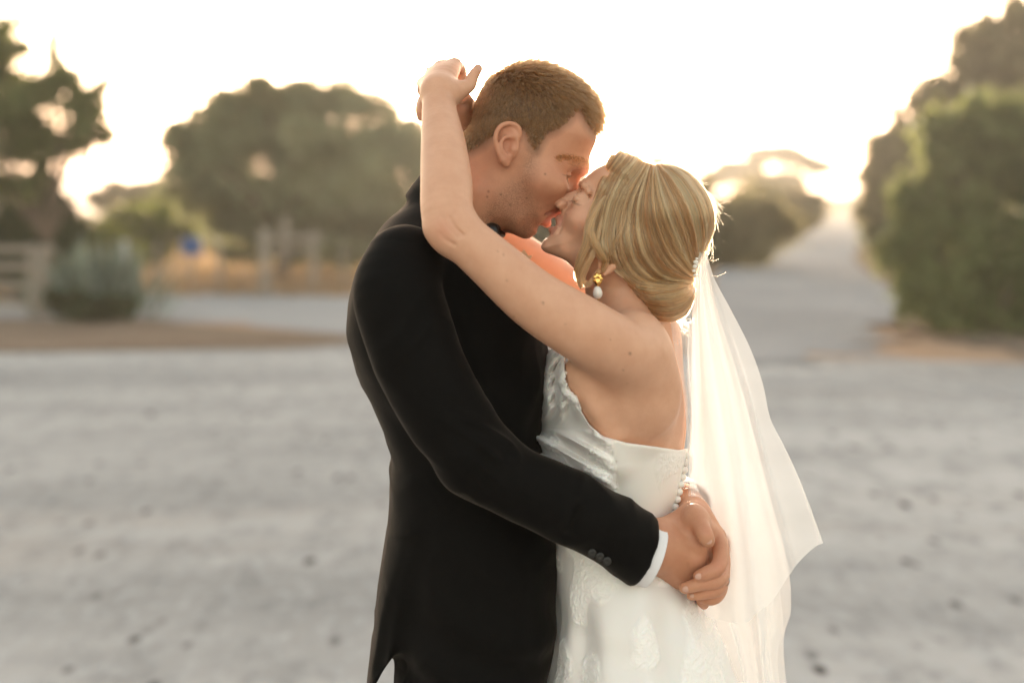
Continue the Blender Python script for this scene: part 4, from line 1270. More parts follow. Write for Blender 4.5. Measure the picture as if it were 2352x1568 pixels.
# ---- bride: dress ------------------------------------------------------------
TOPX = np.array([1225,1240,1250,1260,1270,1285,1301,1306,1324,1336,1354,1384,1438,1504,1558,1577,1640])
TOPY = np.array([ 900, 872, 832, 806, 802, 811, 824, 896, 912, 945, 975,1001,1016,1025,1033,1030,1030])
def bride_dress():
    def dd(X):
        px, py = px_of(X)
        wgt = np.clip((py - 1340) / 120, 0, 1)
        ang = np.arctan2(X[:, 1], X[:, 0] - Q(1440, 0)[0])
        bust = np.clip((1415 - px) / 25, 0, 1) * (X[:, 1] < 0.05)
        m1 = bust * np.clip((py - 985) / 20, 0, 1) * np.clip((1150 - py) / 40, 0, 1)
        n1 = (py - 1000) - 0.62 * (px - 1245)
        m2 = bust * np.clip((975 - py) / 40, 0, 1) * np.clip((1312 - px) / 20, 0, 1)
        n2 = px - 1262 + 0.16 * (py - 880) + 6 * np.sin(py / 26.0)
        f1 = -0.0055 * m1 * (1.1 + np.sin(n1 / 44.0 * 6.28)) - 0.0015 * m1 * (1 + np.sin(n1 / 19.0 * 6.28 + px / 30))
        f2 = -0.0045 * m2 * (1 + np.cos(n2 / 32.0 * 6.28)) - 0.0020 * m2 * (1 + np.cos((n2 + 0.7 * (py - 880)) / 25.0 * 6.28))
        return wgt * (0.0045 * np.sin(ang * 9 + 1.0) + 0.0025 * np.sin(ang * 17 + 5 * X[:, 2])) + fold_noise(X) * 0.5 * wgt + f1 + f2
    S = ((790,1262,1556,.135),(840,1258,1570,.157),(900,1244,1580,.156),(960,1240,1584,.149),(1030,1246,1580,.136),(1100,1258,1566,.126),(1180,1268,1549,.122),
         (1230,1266,1556,.135),(1300,1268,1584,.160),(1380,1276,1612,.180),(1450,1276,1642,.195),(1568,1256,1690,.225),(1750,1225,1760,.28),(2100,1170,1890,.38),(2470,1120,2010,.46))
    P = [loft([(Q(0,py)[2], Q((a+b)/2,0)[0], 0.005, (b-a)/2*K, bb) for py, a, b, bb in S], n=2.1, cap=0.004, disp=dd)]
    P.append(cones(QL([(1330,860,-.142),(1372,930,-.137),(1400,985,-.130),(1410,1060,-.125)]), [24*mm, 22*mm, 15*mm, 10*mm], k=0.03))
    P.append(ell(Q(1478,900,-.118), (44*mm, 23*mm, 60*mm), rot('y', -14), k=0.035))
    P.append(cones(QL([(1306,903,-.150),(1328,922,-.162),(1342,952,-.165),(1360,980,-.161),(1394,1005,-.148)]), [2.5*mm, 3*mm, 3*mm, 3*mm, 2*mm], k=0.012, rs=3))
    # vertical seam at the side, fold at the hip, skirt pleats
    P.append(cones(QL([(1403,1008,-.150),(1412,1060,-.140),(1417,1125,-.130)]), [0.9*mm]*3, k=0.003, op='s'))
    # cut along the neckline
    def fneck(X):
        px, py = px_of(X)
        top = np.interp(px, TOPX, TOPY)
        return (top - py) * K * 0.75
    P.append(Prim(fneck, (0, 0, 0), 9, 0.003, 'i'))
    return P

if FIG:
    dress = empty('wedding_dress', Q(1440, 1200, 0))
    dress.parent = bride
    dress.matrix_parent_inverse = bride.matrix_world.inverted()
    bpy.context.view_layer.update()
    DP = bride_dress()
    DF = union(DP)
    dv_, df_ = mesh_sdf(DF, (-.05, -.32, .70), (.45, .30, 1.38), 0.0030, lip=3.2)
    z_cut = 0.74
    # raised floral cloque pattern: finer mesh, then real relief
    fc_ = dv_[df_].mean(1)
    cpx, cpy = px_of(fc_)
    vis = (fc_[:, 1] < .06) & (fc_[:, 2] > .80)
    dv_, df_ = refine(DF, dv_, df_, vis, .003)
    fc_ = dv_[df_].mean(1)
    vis = (fc_[:, 1] < .03) & (fc_[:, 2] > .85)
    dv_, df_ = refine(DF, dv_, df_, vis, .0015)
    px_, py_ = px_of(dv_)
    A_ = dv_ @ rot('y', 36)
    big = vnoise(dv_ * 15 + 3) * .6 + vnoise(dv_ * 34 + 9) * .4
    lace_m = np.clip((big - 0.44) / 0.07, 0, 1)
    silk_v = np.clip((px_ - (1404 + (py_ - 1010) * 0.11)) / 6, 0, 1) * np.clip((1335 - (px_ - 1400) * 0.10 - py_) / 14, 0, 1)
    corner = np.clip((px_ - 1500 - np.abs(py_ - 1075) * 0.25) / 10, 0, 1) * np.clip((1170 - py_) / 20, 0, 1) * np.clip((py_ - 1040) / 8, 0, 1)
    lace_m = lace_m * (1 - silk_v) + silk_v * corner * np.clip((big - 0.42) / 0.05, 0, 1) * .8
    q_ = np.stack([A_[:, 0] * 210, A_[:, 1] * 120, A_[:, 2] * 85], 1)
    cr_ = 1 - np.abs(vnoise(q_ + vnoise(dv_ * 60)[:, None] * 2.5) - .5) * 4
    cr2 = 1 - np.abs(vnoise(dv_ * 260 + 7) - .5) * 4
    relief_ = lace_m * (0.0004 + 0.0010 * np.clip(cr_, 0, 1) + 0.0005 * np.clip(cr2, 0, 1))
    dn_ = normals_of(DF, dv_, .002)
    dv_ = dv_ + dn_ * (relief_ * (dv_[:, 1] < .08))[:, None]
    px_, py_ = px_of(dv_)
    cen = dv_[df_].mean(1)
    cpx, cpy = px_of(cen)
    up_ = cen[:, 2] > z_cut
    silk = (cpx > 1404 + (cpy - 1010) * 0.11) & (cpy < 1330 - (cpx - 1400) * 0.10) 
    me = new_mesh('dress_cloth', dv_, df_[up_])
    set_attr(me, 'lace', lace_m)
    do = link('dress_cloth', me, M_brocade, dress)
    me.materials.append(M_ivory)
    mi = silk[up_].astype(np.int32)
    if len(me.polygons) == len(mi): me.polygons.foreach_set('material_index', mi)
    # lower skirt to the ground
    sv, sf = mesh_sdf(DF, (-.30, -.62, .02), (.70, .62, .80), 0.011)
    c2 = sv[sf].mean(1)
    link('skirt', new_mesh('skirt', sv, sf[c2[:, 2] < .76]), M_brocade, dress)
    # covered buttons down the back
    bm_ = None
    for i, (x, y) in enumerate(((1577,1045),(1573.5,1061.5),(1569.5,1078),(1565.5,1094.5),(1561,1111),(1557,1128.5),(1553,1145.5),(1548.5,1163),(1544.5,1180),(1541,1195))):
        for dx in (0, -3, -6, -9):
            Yb_ = -.20
            for _ in range(90):
                p = Q(x + dx, y, Yb_)
                d_ = float(DF(p[None])[0])
                if d_ < 0.0004 or Yb_ > .03: break
                Yb_ += max(d_ * .6, .0006)
            if Yb_ < -.02: break
        if bm_ is None:
            b_v, b_f = mesh_sdf(union([ell(np.zeros(3), (5.2*mm, 4.8*mm, 5.2*mm))]), (-.008,)*3, (.008,)*3, 0.0009)
            bm_ = new_mesh('button', b_v, b_f)
            bm_.materials.append(M_ivory)
        o = bpy.data.objects.new('button', bm_)
        COL.objects.link(o)
        o.location = p + np.array([1.5*mm, -2.0*mm, 0])
        o.parent = dress
        bpy.context.view_layer.update()
        o.matrix_parent_inverse = dress.matrix_world.inverted()
    # teeth, earring, rings, comb
    M_teeth = simple('tooth_enamel', (0.80, 0.77, 0.70), 0.25)
    sdf_object('teeth', [cones([Q(1289,516,YB - 12*mm), Q(1282,514,YB - 5*mm), Q(1282,514,YB + 5*mm), Q(1289,516,YB + 12*mm)], [1.7*mm]*4)],
               Q(1275,517,YB) - .02, Q(1275,517,YB) + .02, 0.001, M_teeth, bride)
    M_gold = simple('gold', (0.78, 0.50, 0.16), 0.22, 1.0)
    M_silver = simple('white_gold', (0.75, 0.74, 0.72), 0.15, 1.0)
    M_pearl = simple('pearl', (0.78, 0.74, 0.69), 0.18, 0.0, Coat_Weight=0.6, Sheen_Weight=0.3)
    M_gem = NT('cut_stone'); M_gem.set(Base_Color=(0.9, 0.9, 0.92), Roughness=0.02, Transmission_Weight=0.85, IOR=2.2); M_gem = M_gem.m
    ear = empty('earring', Q(1373, 632, -.092))
    ear.parent = bride
    ear.matrix_parent_inverse = bride.matrix_world.inverted()
    bpy.context.view_layer.update()
    yE = -.094
    sdf_object('gold_setting', [ell(Q(1373,640,yE), (6*mm, 3.2*mm, 7*mm)), *[ell(Q(1373 + 9*math.cos(a), 640 + 10*math.sin(a), yE), (2.2*mm,)*3, k=.0008) for a in np.linspace(0, 6.28, 8)[:-1]],
               cones([Q(1373,651,yE), Q(1374,656,yE)], [0.9*mm, 0.9*mm]), ell(Q(1373,640,yE - 4*mm), (3.4*mm, 2*mm, 4*mm), k=.001, op='s')], Q(1373,645,yE) - .018, Q(1373,645,yE) + .018, 0.0007, M_gold, ear)
    sdf_object('pearl_drop', [ell(Q(1373,674,yE), (6.6*mm, 6.4*mm, 7.6*mm), k=.003), ell(Q(1372,664,yE), (4*mm, 4*mm, 4*mm), k=.004)], Q(1373,672,yE) - .012, Q(1373,672,yE) + .012, 0.0008, M_pearl, ear)
    sdf_object('bead', [ell(Q(1374,688,yE), (1.2*mm,)*3)], Q(1374,688,yE) - .004, Q(1374,688,yE) + .004, 0.0004, M_gold, ear)
    # ring with stone on the raised left hand
    rg = empty('engagement_ring', Q(989,166,.03))
    rg.parent = bride
    rg.matrix_parent_inverse = bride.matrix_world.inverted()
    bpy.context.view_layer.update()
    ax = Q(984,180,.055) - Q(992,170,.022)
    sdf_object('ring_band', [band(Q(989.5,173,.034), ax, 9.2*mm, 1.1*mm, 0.7*mm, k=.0003)], Q(989,173,.034) - .014, Q(989,173,.034) + .014, 0.0006, M_silver, rg)
    gp = Q(983,158,.030)
    sdf_object('stone', [ell(gp, (2.8*mm, 2.8*mm, 2.6*mm))], gp - .005, gp + .005, 0.0011, M_gem, rg)
    sdf_object('prongs', [cones([Q(988,162,.031), gp + np.array([dx, dy, .0022])], [.5*mm, .5*mm], k=.0002) for dx, dy in ((.0028,0),(-.0028,0),(0,.0028),(0,-.0028))], gp - .009, gp + .009, 0.0005, M_silver, rg)
    sdf_object('wedding_ring', [band(Q(1657,1331,-.128), Q(1652,1331,-.142) - Q(1660,1300,-.105), 10.6*mm, 2.2*mm, 0.9*mm, k=.0003)], Q(1657,1331,-.128) - .018, Q(1657,1331,-.128) + .018, 0.0008, M_silver, groom)
    comb = empty('hair_comb', Q(1597, 610, YB - .03))
    comb.parent = bride
    comb.matrix_parent_inverse = bride.matrix_world.inverted()
    bpy.context.view_layer.update()
    pm = None
    for x, y, yo, r in ((1598,602,-.050,3.6),(1596,612,-.052,3.2),(1594,622,-.052,2.8),(1601,608,-.046,2.4),(1596,632,-.050,2.4),(1600,594,-.046,2.2)):
        p = Q(x, y, YB + yo)
        sdf_object('pearl', [ell(p, (r*mm, r*mm*.9, r*mm*.85))], p - .006, p + .006, 0.0009, M_pearl, comb)

# ---- veil ----------------------------------------------------------------------
def tulle(name, opac):
    t = NT(name)
    t.t.nodes.remove(t.b)
    tr = t.n('BsdfTransparent')
    tl = t.n('BsdfTranslucent')
    df = t.n('BsdfDiffuse')
    tl.inputs[0].default_value = (0.78, 0.795, 0.81, 1)
    df.inputs[0].default_value = (0.85, 0.855, 0.86, 1)
    m1 = t.n('MixShader'); m1.inputs[0].default_value = 0.25
    t.l(df.outputs[0], m1.inputs[1]); t.l(tl.outputs[0], m1.inputs[2])
    m2 = t.n('MixShader')
    lw = t.n('LayerWeight'); lw.inputs[0].default_value = 0.35
    fac = t.math('ADD', t.math('MULTIPLY', lw.outputs['Facing'], 0.22), opac)
    cl = t.n('Clamp'); t.l(fac, cl.inputs[0])
    t.l(cl.outputs[0], m2.inputs[0])
    t.l(tr.outputs[0], m2.inputs[1]); t.l(m1.outputs[0], m2.inputs[2])
    t.l(m2.outputs[0], t.out.inputs['Surface'])
    return t.m
M_tulle = tulle('tulle', 0.42)
M_tulle_thin = tulle('tulle_thin', 0.16)

def veil_sheet(name, guides, nfold, amp, mat, seed, NS=150, NT_=120, rip=0.0):
    """guides: list of polylines (px, py, Y); lofted across, gathered folds growing downwards"""
    g = np.array([catmull_len(x, NT_) for x in guides])          # (G, NT, 3) world
    u = np.linspace(0, len(g) - 1, NS)
    gs = np.stack([catmull(g[:, j], 12) for j in range(NT_)], 1)
    uu = np.linspace(0, gs.shape[0] - 1, NS)
    i = np.clip(uu.astype(int), 0, gs.shape[0] - 2)
    f_ = (uu - i)[:, None, None]
    X = gs[i] * (1 - f_) + gs[i + 1] * f_
    r_ = np.random.default_rng(seed)
    s = np.linspace(0, 1, NS)[:, None]
    t = np.linspace(0, 1, NT_)[None]
    ph = r_.random(4) * 6.28
    grow_ = np.clip(t * 1.6, 0, 1) ** 0.8
    fold = (np.sin(s * nfold * 6.28 + ph[0] + 0.9 * np.sin(3 * t + ph[3])) + 0.35 * np.sin(s * nfold * 1.9 * 6.28 + ph[1] + 1.5 * t)) * amp * grow_ + 0.10 * amp * np.sin(s * nfold * 5.1 * 6.28 + ph[2] - 2 * t) * np.exp(-t * 5)
    X = X.copy()
    X[..., 1] += fold
    X[..., 0] += 0.25 * fold * np.cos(s * 9 + ph[2]) + rip * np.sin(t * 9 + s * 6 + ph[0]) * grow_
    v = X.reshape(-1, 3)
    a, b = np.meshgrid(np.arange(NS - 1), np.arange(NT_ - 1), indexing='ij')
    q = (a * NT_ + b).ravel()
    f = np.stack([q, q + NT_, q + NT_ + 1, q + 1], 1)
    return link(name, new_mesh(name, v, f), mat, veil)

def catmull_len(pts, n):
    c = catmull([Q(*p) for p in pts], 10)
    l = np.concatenate([[0], np.cumsum(np.linalg.norm(np.diff(c, axis=0), axis=1))])
    uq = np.linspace(0, l[-1], n)
    return np.stack([np.interp(uq, l, c[:, j]) for j in range(3)], 1)

if FIG:
    veil = empty('veil', Q(1612, 580, 0))
    veil.parent = bride
    veil.matrix_parent_inverse = bride.matrix_world.inverted()
    bpy.context.view_layer.update()
    # gathered top, upper tier with the wind-lifted corner
    veil_sheet('upper_tier', [
        [(1600,582,-.045),(1594,640,-.055),(1582,740,-.06),(1578,860,-.065),(1580,1000,-.065),(1590,1180,-.06),(1612,1420,-.06)],
        [(1606,574,-.045),(1606,640,-.065),(1608,740,-.075),(1618,880,-.08),(1636,1060,-.08),(1668,1240,-.08),(1690,1425,-.08)],
        [(1612,571,-.035),(1620,640,-.055),(1640,740,-.065),(1670,880,-.07),(1706,1060,-.07),(1740,1230,-.07),(1764,1400,-.07)],
        [(1618,574,-.02),(1632,640,-.035),(1665,740,-.045),(1712,880,-.05),(1756,1040,-.05),(1796,1180,-.05),(1826,1290,-.05)],
        [(1624,582,.0),(1641,640,.0),(1682,718,.0),(1727,805,.0),(1757,885,.0),(1774,962,.0),(1802,1022,.0),(1832,1092,.0),(1862,1170,.0),(1893,1250,.0)]],
        2.2, .013, M_tulle, 3, rip=.002)
    # long lower tier reaching to the ground
    veil_sheet('lower_tier', [
        [(1600,584,.02),(1590,700,.03),(1585,900,.04),(1575,1150,.05),(1595,1400,.06),(1625,1568,.06),(1760,2300,.10)],
        [(1608,578,.03),(1612,700,.04),(1630,900,.06),(1660,1150,.07),(1690,1400,.08),(1720,1568,.08),(1850,2300,.12)],
        [(1616,578,.03),(1635,700,.05),(1675,900,.07),(1712,1150,.08),(1745,1400,.09),(1765,1568,.09),(1890,2300,.12)],
        [(1622,584,.02),(1645,700,.04),(1705,900,.05),(1762,1120,.06),(1806,1290,.06),(1816,1400,.06),(1806,1568,.06),(1930,2300,.10)]],
        1.7, .018, M_tulle, 5, rip=.0015)
    # inner layer
    veil_sheet('lower_tier', [
        [(1602,590,-.01),(1596,720,-.01),(1600,900,-.01),(1612,1150,.02),(1640,1400,.02),(1680,1568,.02),(1790,2200,.04)],
        [(1612,586,-.01),(1622,720,-.01),(1650,900,-.01),(1690,1150,.0),(1728,1400,.0),(1752,1568,.0),(1840,2200,.04)],
        [(1620,590,.0),(1640,720,.01),(1690,900,.02),(1740,1120,.02),(1780,1300,.02),(1795,1430,.02),(1785,1568,.02),(1880,2200,.06)]],
        2.4, .014, M_tulle, 8, rip=.0015)
    # thin wing lying over her back
    veil_sheet('back_layer', [
        [(1540,735,-.075),(1548,800,-.115),(1566,880,-.105),(1574,960,-.085),(1578,1030,-.075),(1582,1140,-.07)],
        [(1560,725,-.06),(1566,800,-.085),(1580,890,-.075),(1586,970,-.065),(1588,1040,-.06),(1592,1140,-.06)],
        [(1580,700,-.04),(1582,800,-.05),(1590,890,-.05),(1596,970,-.05),(1598,1040,-.05),(1600,1140,-.05)]],
        1.2, .004, M_tulle_thin, 9, NS=50, NT_=60)
# ================================================================== THE PLACE
def ground_mat(name, c1, c2, c3, s_big=0.12, s_mid=1.3, s_fine=18, bump=0.5):
    t = NT(name)
    a = t.noise(s_big, 4, 0.6)
    b = t.noise(s_mid, 5, 0.65)
    c = t.noise(s_fine, 4, 0.7)
    col = t.mix(t.ramp(a, [(0.38, (0, 0, 0)), (0.62, (1, 1, 1))]), c1, c2)
    col = t.mix(t.math('MULTIPLY', t.ramp(b, [(0.45, (0, 0, 0)), (0.75, (1, 1, 1))]), 0.6), col, c3)
    peb = t.ramp(c, [(0.56, (0, 0, 0)), (0.66, (1, 1, 1))])
    col = t.mix(t.math('MULTIPLY', peb, 0.5), col, tuple(x * 0.45 for x in c1))
    t.set(Base_Color=col, Roughness=1.0, Specular_IOR_Level=0.0)
    t.bump(t.math('ADD', t.math('MULTIPLY', c, 0.6), b), bump, 0.03)
    return t.m

def gravel_mat():
    t = NT('pale_gravel')
    mp = t.n('Mapping')
    mp.inputs['Rotation'].default_value = (0, 0, 0.62)
    mp.inputs['Scale'].default_value = (0.22, 0.9, 1.0)
    t.l(t.pos(), mp.inputs[0])
    mq = t.n('Mapping')
    mq.inputs['Scale'].default_value = (1.0, 0.42, 1.0)
    t.l(t.pos(), mq.inputs[0])
    streak = t.noise(0.55, 6, 0.62, mp.outputs[0])
    col = t.mix(t.ramp(streak, [(0.36, (0, 0, 0)), (0.60, (1, 1, 1))]), (0.262, 0.266, 0.270), (0.450, 0.452, 0.455))
    dirt = t.noise(0.26, 6, 0.62, mp.outputs[0])
    col = t.mix(t.math('MULTIPLY', t.ramp(dirt, [(0.52, (0, 0, 0)), (0.64, (1, 1, 1))]), 0.75), col, (0.315, 0.262, 0.218))
    n2 = t.noise(5.0, 5, 0.72, mq.outputs[0])
    col = t.mix(t.math('MULTIPLY', t.ramp(n2, [(0.36, (1, 1, 1)), (0.52, (0, 0, 0))]), 0.55), col, (0.195, 0.200, 0.206))
    n3 = t.noise(15, 4, 0.7, mq.outputs[0])
    col = t.mix(t.math('MULTIPLY', t.ramp(n3, [(0.50, (0, 0, 0)), (0.66, (1, 1, 1))]), 0.55), col, (0.42, 0.435, 0.455))
    sp = t.n('TexVoronoi'); sp.inputs['Scale'].default_value = 8.0
    t.l(mq.outputs[0], sp.inputs['Vector'])
    spk = t.ramp(sp.outputs['Distance'], [(0.12, (1, 1, 1)), (0.26, (0, 0, 0))])
    col = t.mix(t.math('MULTIPLY', spk, t.ramp(t.noise(1.3, 3), [(0.46, (0, 0, 0)), (0.60, (1, 1, 1))])), col, (0.045, 0.043, 0.042))
    t.set(Base_Color=col, Roughness=1.0, Specular_IOR_Level=0.0)
    t.bump(t.math('ADD', n2, t.noise(45, 3)), 0.5, 0.02)
    return t.m

M_gravel = gravel_mat()
M_road = ground_mat('grey_chip_road', (0.29, 0.292, 0.30), (0.36, 0.362, 0.37), (0.225, 0.228, 0.236), 0.2, 1.0, 22)
M_track = ground_mat('pale_track', (0.30, 0.305, 0.315), (0.36, 0.365, 0.375), (0.25, 0.25, 0.255), 0.3, 1.0, 22)
M_dirt = ground_mat('brown_dirt', (0.195, 0.15, 0.115), (0.245, 0.195, 0.155), (0.14, 0.10, 0.075), 0.3, 1.6, 14)
M_straw = ground_mat('dry_straw_field', (0.38, 0.265, 0.185), (0.44, 0.32, 0.24), (0.27, 0.18, 0.12), 0.15, 0.9, 9)

gv_ = [(-500, -40, 0), (500, -40, 0), (500, 900, 0), (-500, 900, 0)]
ground = link('ground', new_mesh('ground', gv_, [(0, 1, 2, 3)], False), M_gravel)
tag(ground, 'pale grey gravel yard with tyre tracks', kind='structure')

def sheet(name, pts, z, mat, label, wob=0.25, seed=1, photo=True):
    """ground sheet with an uneven edge; pts are photo px on the ground"""
    r = np.random.default_rng(seed)
    P = np.array([G(*p)[:2] if photo else p for p in pts])
    C = catmull(P, 8, closed=True)
    C = C + r.normal(0, 1, C.shape) * wob * np.linalg.norm(C - P.mean(0), axis=1)[:, None] * 0.01
    me = bpy.data.meshes.new(name)
    me.from_pydata([(x, y, z) for x, y in C], [], [list(range(len(C)))])
    me.update()
    o = link(name, me, mat)
    if me.polygons[0].normal.z < 0: me.flip_normals()
    tag(o, label, kind='structure')
    return o

sheet('field', [(-4200,655),(-600,668),(300,676),(560,672),(840,684),(1300,676),(1640,640),(1760,560),(1850,500),(1880,490),(1500,487.5),(-2000,487.5),(-9000,500)], .004, M_straw,
      'dry straw coloured field beyond the drive', 0.3, 4)
sheet('road', [(1560,700),(1640,628),(1730,580),(1810,535),(1868,504),(1900,494),(1975,494),(1990,510),(2003,560),(2018,640),(2046,735),(2040,800),(1800,840),(1560,790)], .008, M_road,
      'grey chip road running up between the bushes', 0.3, 5)
sheet('drive', [(-1500,700),(250,682),(500,676),(860,690),(1250,690),(1300,790),(860,775),(600,752),(340,740),(-1500,735)], .012, M_track, 'grey side drive in front of the dry field', 0.3, 6)
sheet('verge', [(-1800,733),(200,735),(380,742),(600,758),(830,778),(700,800),(380,806),(0,812),(-1800,840)], .016, M_dirt, 'brown earth verge below the spiky plant', 0.4, 7)
sheet('verge', [(2004,560),(2070,690),(2060,735),(2000,748),(2080,768),(2250,800),(2500,838),(3600,880),(4200,700),(2700,560),(2200,512)], .020, M_dirt, 'brown earth verge under the bushes right of the road', 0.4, 8)

if True:
    hb = [(x, y, z) for x in (-510, 510) for y in (-50, 910) for z in (-1.0, 16.0)]
    hz = link('haze', new_mesh('haze', hb, [(0, 1, 3, 2), (4, 6, 7, 5), (0, 4, 5, 1), (2, 3, 7, 6), (0, 2, 6, 4), (1, 5, 7, 3)], False), None)
    hm = bpy.data.materials.new('evening_haze')
    hm.use_nodes = True
    hm.node_tree.nodes.clear()
    ho = hm.node_tree.nodes.new('ShaderNodeOutputMaterial')
    pv = hm.node_tree.nodes.new('ShaderNodeVolumePrincipled')
    pv.inputs['Color'].default_value = (0.97, 0.90, 0.80, 1)
    pv.inputs['Density'].default_value = 0.0013
    pv.inputs['Anisotropy'].default_value = 0.35
    hm.node_tree.links.new(pv.outputs[0], ho.inputs['Volume'])
    hz.data.materials.append(hm)
    tag(hz, 'pale warm evening haze in the air', kind='stuff')

# ---- leaves -------------------------------------------------------------------
def leaf_mat(name, c, trans=0.45, var=0.78):
    t = NT(name)
    oi = t.n('NewGeometry')
    rn = t.math('ADD', t.math('MULTIPLY', oi.outputs['Random Per Island'], 0.25), t.math('MULTIPLY', t.attr('tone'), 0.75))
    col = t.mix(rn, tuple(x * (1 - var) for x in c), tuple(min(1, x * (1 + var)) for x in c))
    tl = t.n('BsdfTranslucent')
    t.l(t.mix(0.5, col, (c[0] * 1.9, c[1] * 1.7, c[2] * 0.9)), tl.inputs[0])
    t.set(Base_Color=col, Roughness=0.55, Specular_IOR_Level=0.35)
    m = t.n('MixShader'); m.inputs[0].default_value = trans
    t.l(t.b.outputs[0], m.inputs[1]); t.l(tl.outputs[0], m.inputs[2])
    t.l(m.outputs[0], t.out.inputs['Surface'])
    return t.m
M_olive = leaf_mat('olive_leaves', (0.27, 0.285, 0.195))
M_green = leaf_mat('green_leaves', (0.195, 0.222, 0.105))
M_dark = leaf_mat('dark_leaves', (0.050, 0.068, 0.028), 0.3)
M_vine = leaf_mat('vine_leaves', (0.130, 0.160, 0.035), 0.5)
M_brownleaf = leaf_mat('dusky_leaves', (0.215, 0.198, 0.125), 0.4)
M_agave = leaf_mat('blue_grey_leaves', (0.16, 0.20, 0.175), 0.2)
M_bark = simple('bark', (0.13, 0.095, 0.07), 0.9)
M_post = simple('weathered_timber', (0.26, 0.225, 0.19), 0.85)
M_pale = simple('pale_bark', (0.38, 0.40, 0.38), 0.8)

def leaves(centres, radii, n, size, r, flat=0.0, clumps=26, asp=0.45):
    """leaf-sized faces in clumps through the lobes"""
    vol = np.prod(radii, axis=1) ** 0.8
    cnt = r.multinomial(n, vol / vol.sum())
    pos, tone = [], []
    for c, rd, k in zip(centres, radii, cnt):
        nc = max(6, int(clumps * 0.55))
        d = r.normal(0, 1, (nc, 3)); d /= np.linalg.norm(d, axis=1, keepdims=True)
        cc = d * (r.random((nc, 1)) ** 0.45) * 0.92
        j = r.integers(0, nc, k)
        p = cc[j] + r.normal(0, 0.225, (k, 3)) * r.choice([0.7, 1.0, 1.0, 1.7], (k, 1))
        tone.append(0.55 * r.random(nc)[j] + 0.45 * r.random())
        pos.append(c + p * rd)
    p = np.concatenate(pos)
    tone = np.concatenate(tone)[p[:, 2] > 0.02]
    p = p[p[:, 2] > 0.02]
    n = len(p)
    a = r.normal(0, 1, (n, 3)); a[:, 2] *= 1 - flat; a /= np.linalg.norm(a, axis=1, keepdims=True)
    b = np.cross(a, r.normal(0, 1, (n, 3))); b /= np.linalg.norm(b, axis=1, keepdims=True)
    L = size * 1.35 * r.uniform(0.6, 1.3, (n, 1))
    v = np.stack([p - a * L * .5, p + b * L * asp * .5 + a * L * .05, p + a * L * .5, p - b * L * asp * .5 + a * L * .05], 1).reshape(-1, 3)
    f = np.arange(4 * n).reshape(-1, 4)
    return v, f, np.repeat(tone, 4)

def tube_mesh(paths, sides=7):
    V, Fc = [], []
    for pts, rad in paths:
        c = catmull(np.column_stack([pts, rad]), 5)
        T_ = np.gradient(c[:, :3], axis=0)
        b0 = len(V)
        for i, (q, tt) in enumerate(zip(c, T_)):
            tt = tt / (np.linalg.norm(tt) + 1e-9)
            a = np.cross(tt, [0.2, 1, 0.1]); a /= np.linalg.norm(a)
            b = np.cross(tt, a)
            for s in range(sides):
                an = 6.2832 * s / sides
                V.append(q[:3] + (a * math.cos(an) + b * math.sin(an)) * q[3])
        for i in range(len(c) - 1):
            for s in range(sides):
                Fc.append((b0 + i * sides + s, b0 + i * sides + (s + 1) % sides, b0 + (i + 1) * sides + (s + 1) % sides, b0 + (i + 1) * sides + s))
    return V, Fc

def tree(name, label, cat, base, lobes, n, size, mat, seed, trunk_r=0.12, dthick=0.8, group=None, bark=None, clumps=26, asp=0.45, shrub=False):
    """base: photo px on ground; lobes: (px, py, rx, ry[, dy]) at the base's distance"""
    r = np.random.default_rng(seed)
    g = G(*base)
    Y = g[1]
    s = (Y + D) / FPX
    root = empty(name, g)
    cen, rad = [], []
    for lb in lobes:
        px, py, rx, ry = lb[:4]
        dy = lb[4] if len(lb) > 4 else r.uniform(-.3, .3)
        rx_, ry_ = rx * s, ry * s
        cen.append(np.array([(px - CX) * s, Y + dy * rx_, max(H + (HY - py) * s, ry_ * 0.5)]))
        rad.append((rx_, (rx_ + ry_) / 2 * dthick, ry_))
    cen0, rad0 = list(cen), list(rad)
    for c, rd in zip(cen0, rad0):                       # smaller sprays breaking the outline
        for _ in range(4):
            d_ = r.normal(0, 1, 3); d_ /= np.linalg.norm(d_)
            q_ = r.uniform(.28, .5)
            cc_ = c + d_ * np.array(rd) * r.uniform(.75, 1.05)
            if cc_[2] > q_ * rd[2] * .6:
                cen.append(cc_); rad.append(tuple(x * q_ for x in rd))
    rad0 = [tuple(x * .9 for x in rd) for rd in rad0]
    rad[:len(rad0)] = rad0
    v, f, tone = leaves(np.array(cen), np.array(rad), n, size, r, clumps=clumps, asp=asp)
    cm = new_mesh('crown', v, f, False)
    set_attr(cm, 'tone', tone)
    link('crown', cm, mat, root)
    paths = []
    top = np.mean(cen, axis=0)
    fork = g * 0.65 + np.array([top[0], top[1], top[2]]) * 0.35
    if not shrub: paths.append(([g - [0, 0, .05], g * 0.7 + fork * 0.3 + r.normal(0, .05, 3), fork], [trunk_r * 1.3, trunk_r, trunk_r * .8]))
    for c in cen0:
        st = fork if not shrub else g + r.normal(0, .08, 3) * [1, 1, 0]
        mid = (st + c) / 2 + r.normal(0, .12, 3) * np.linalg.norm(c - st)  * .5
        paths.append(([st, mid, c], [trunk_r * .6, trunk_r * .4, trunk_r * .15]))
        for _ in range(2):
            e = c + r.normal(0, .45, 3) * np.mean(rad)
            paths.append(([mid, (mid + e) / 2 + r.normal(0, .05, 3), e], [trunk_r * .35, trunk_r * .25, trunk_r * .08]))
    tv, tf = tube_mesh(paths)
    link('trunk', new_mesh('trunk', tv, tf), bark or M_bark, root)
    tag(root, label, cat, group)
    return root

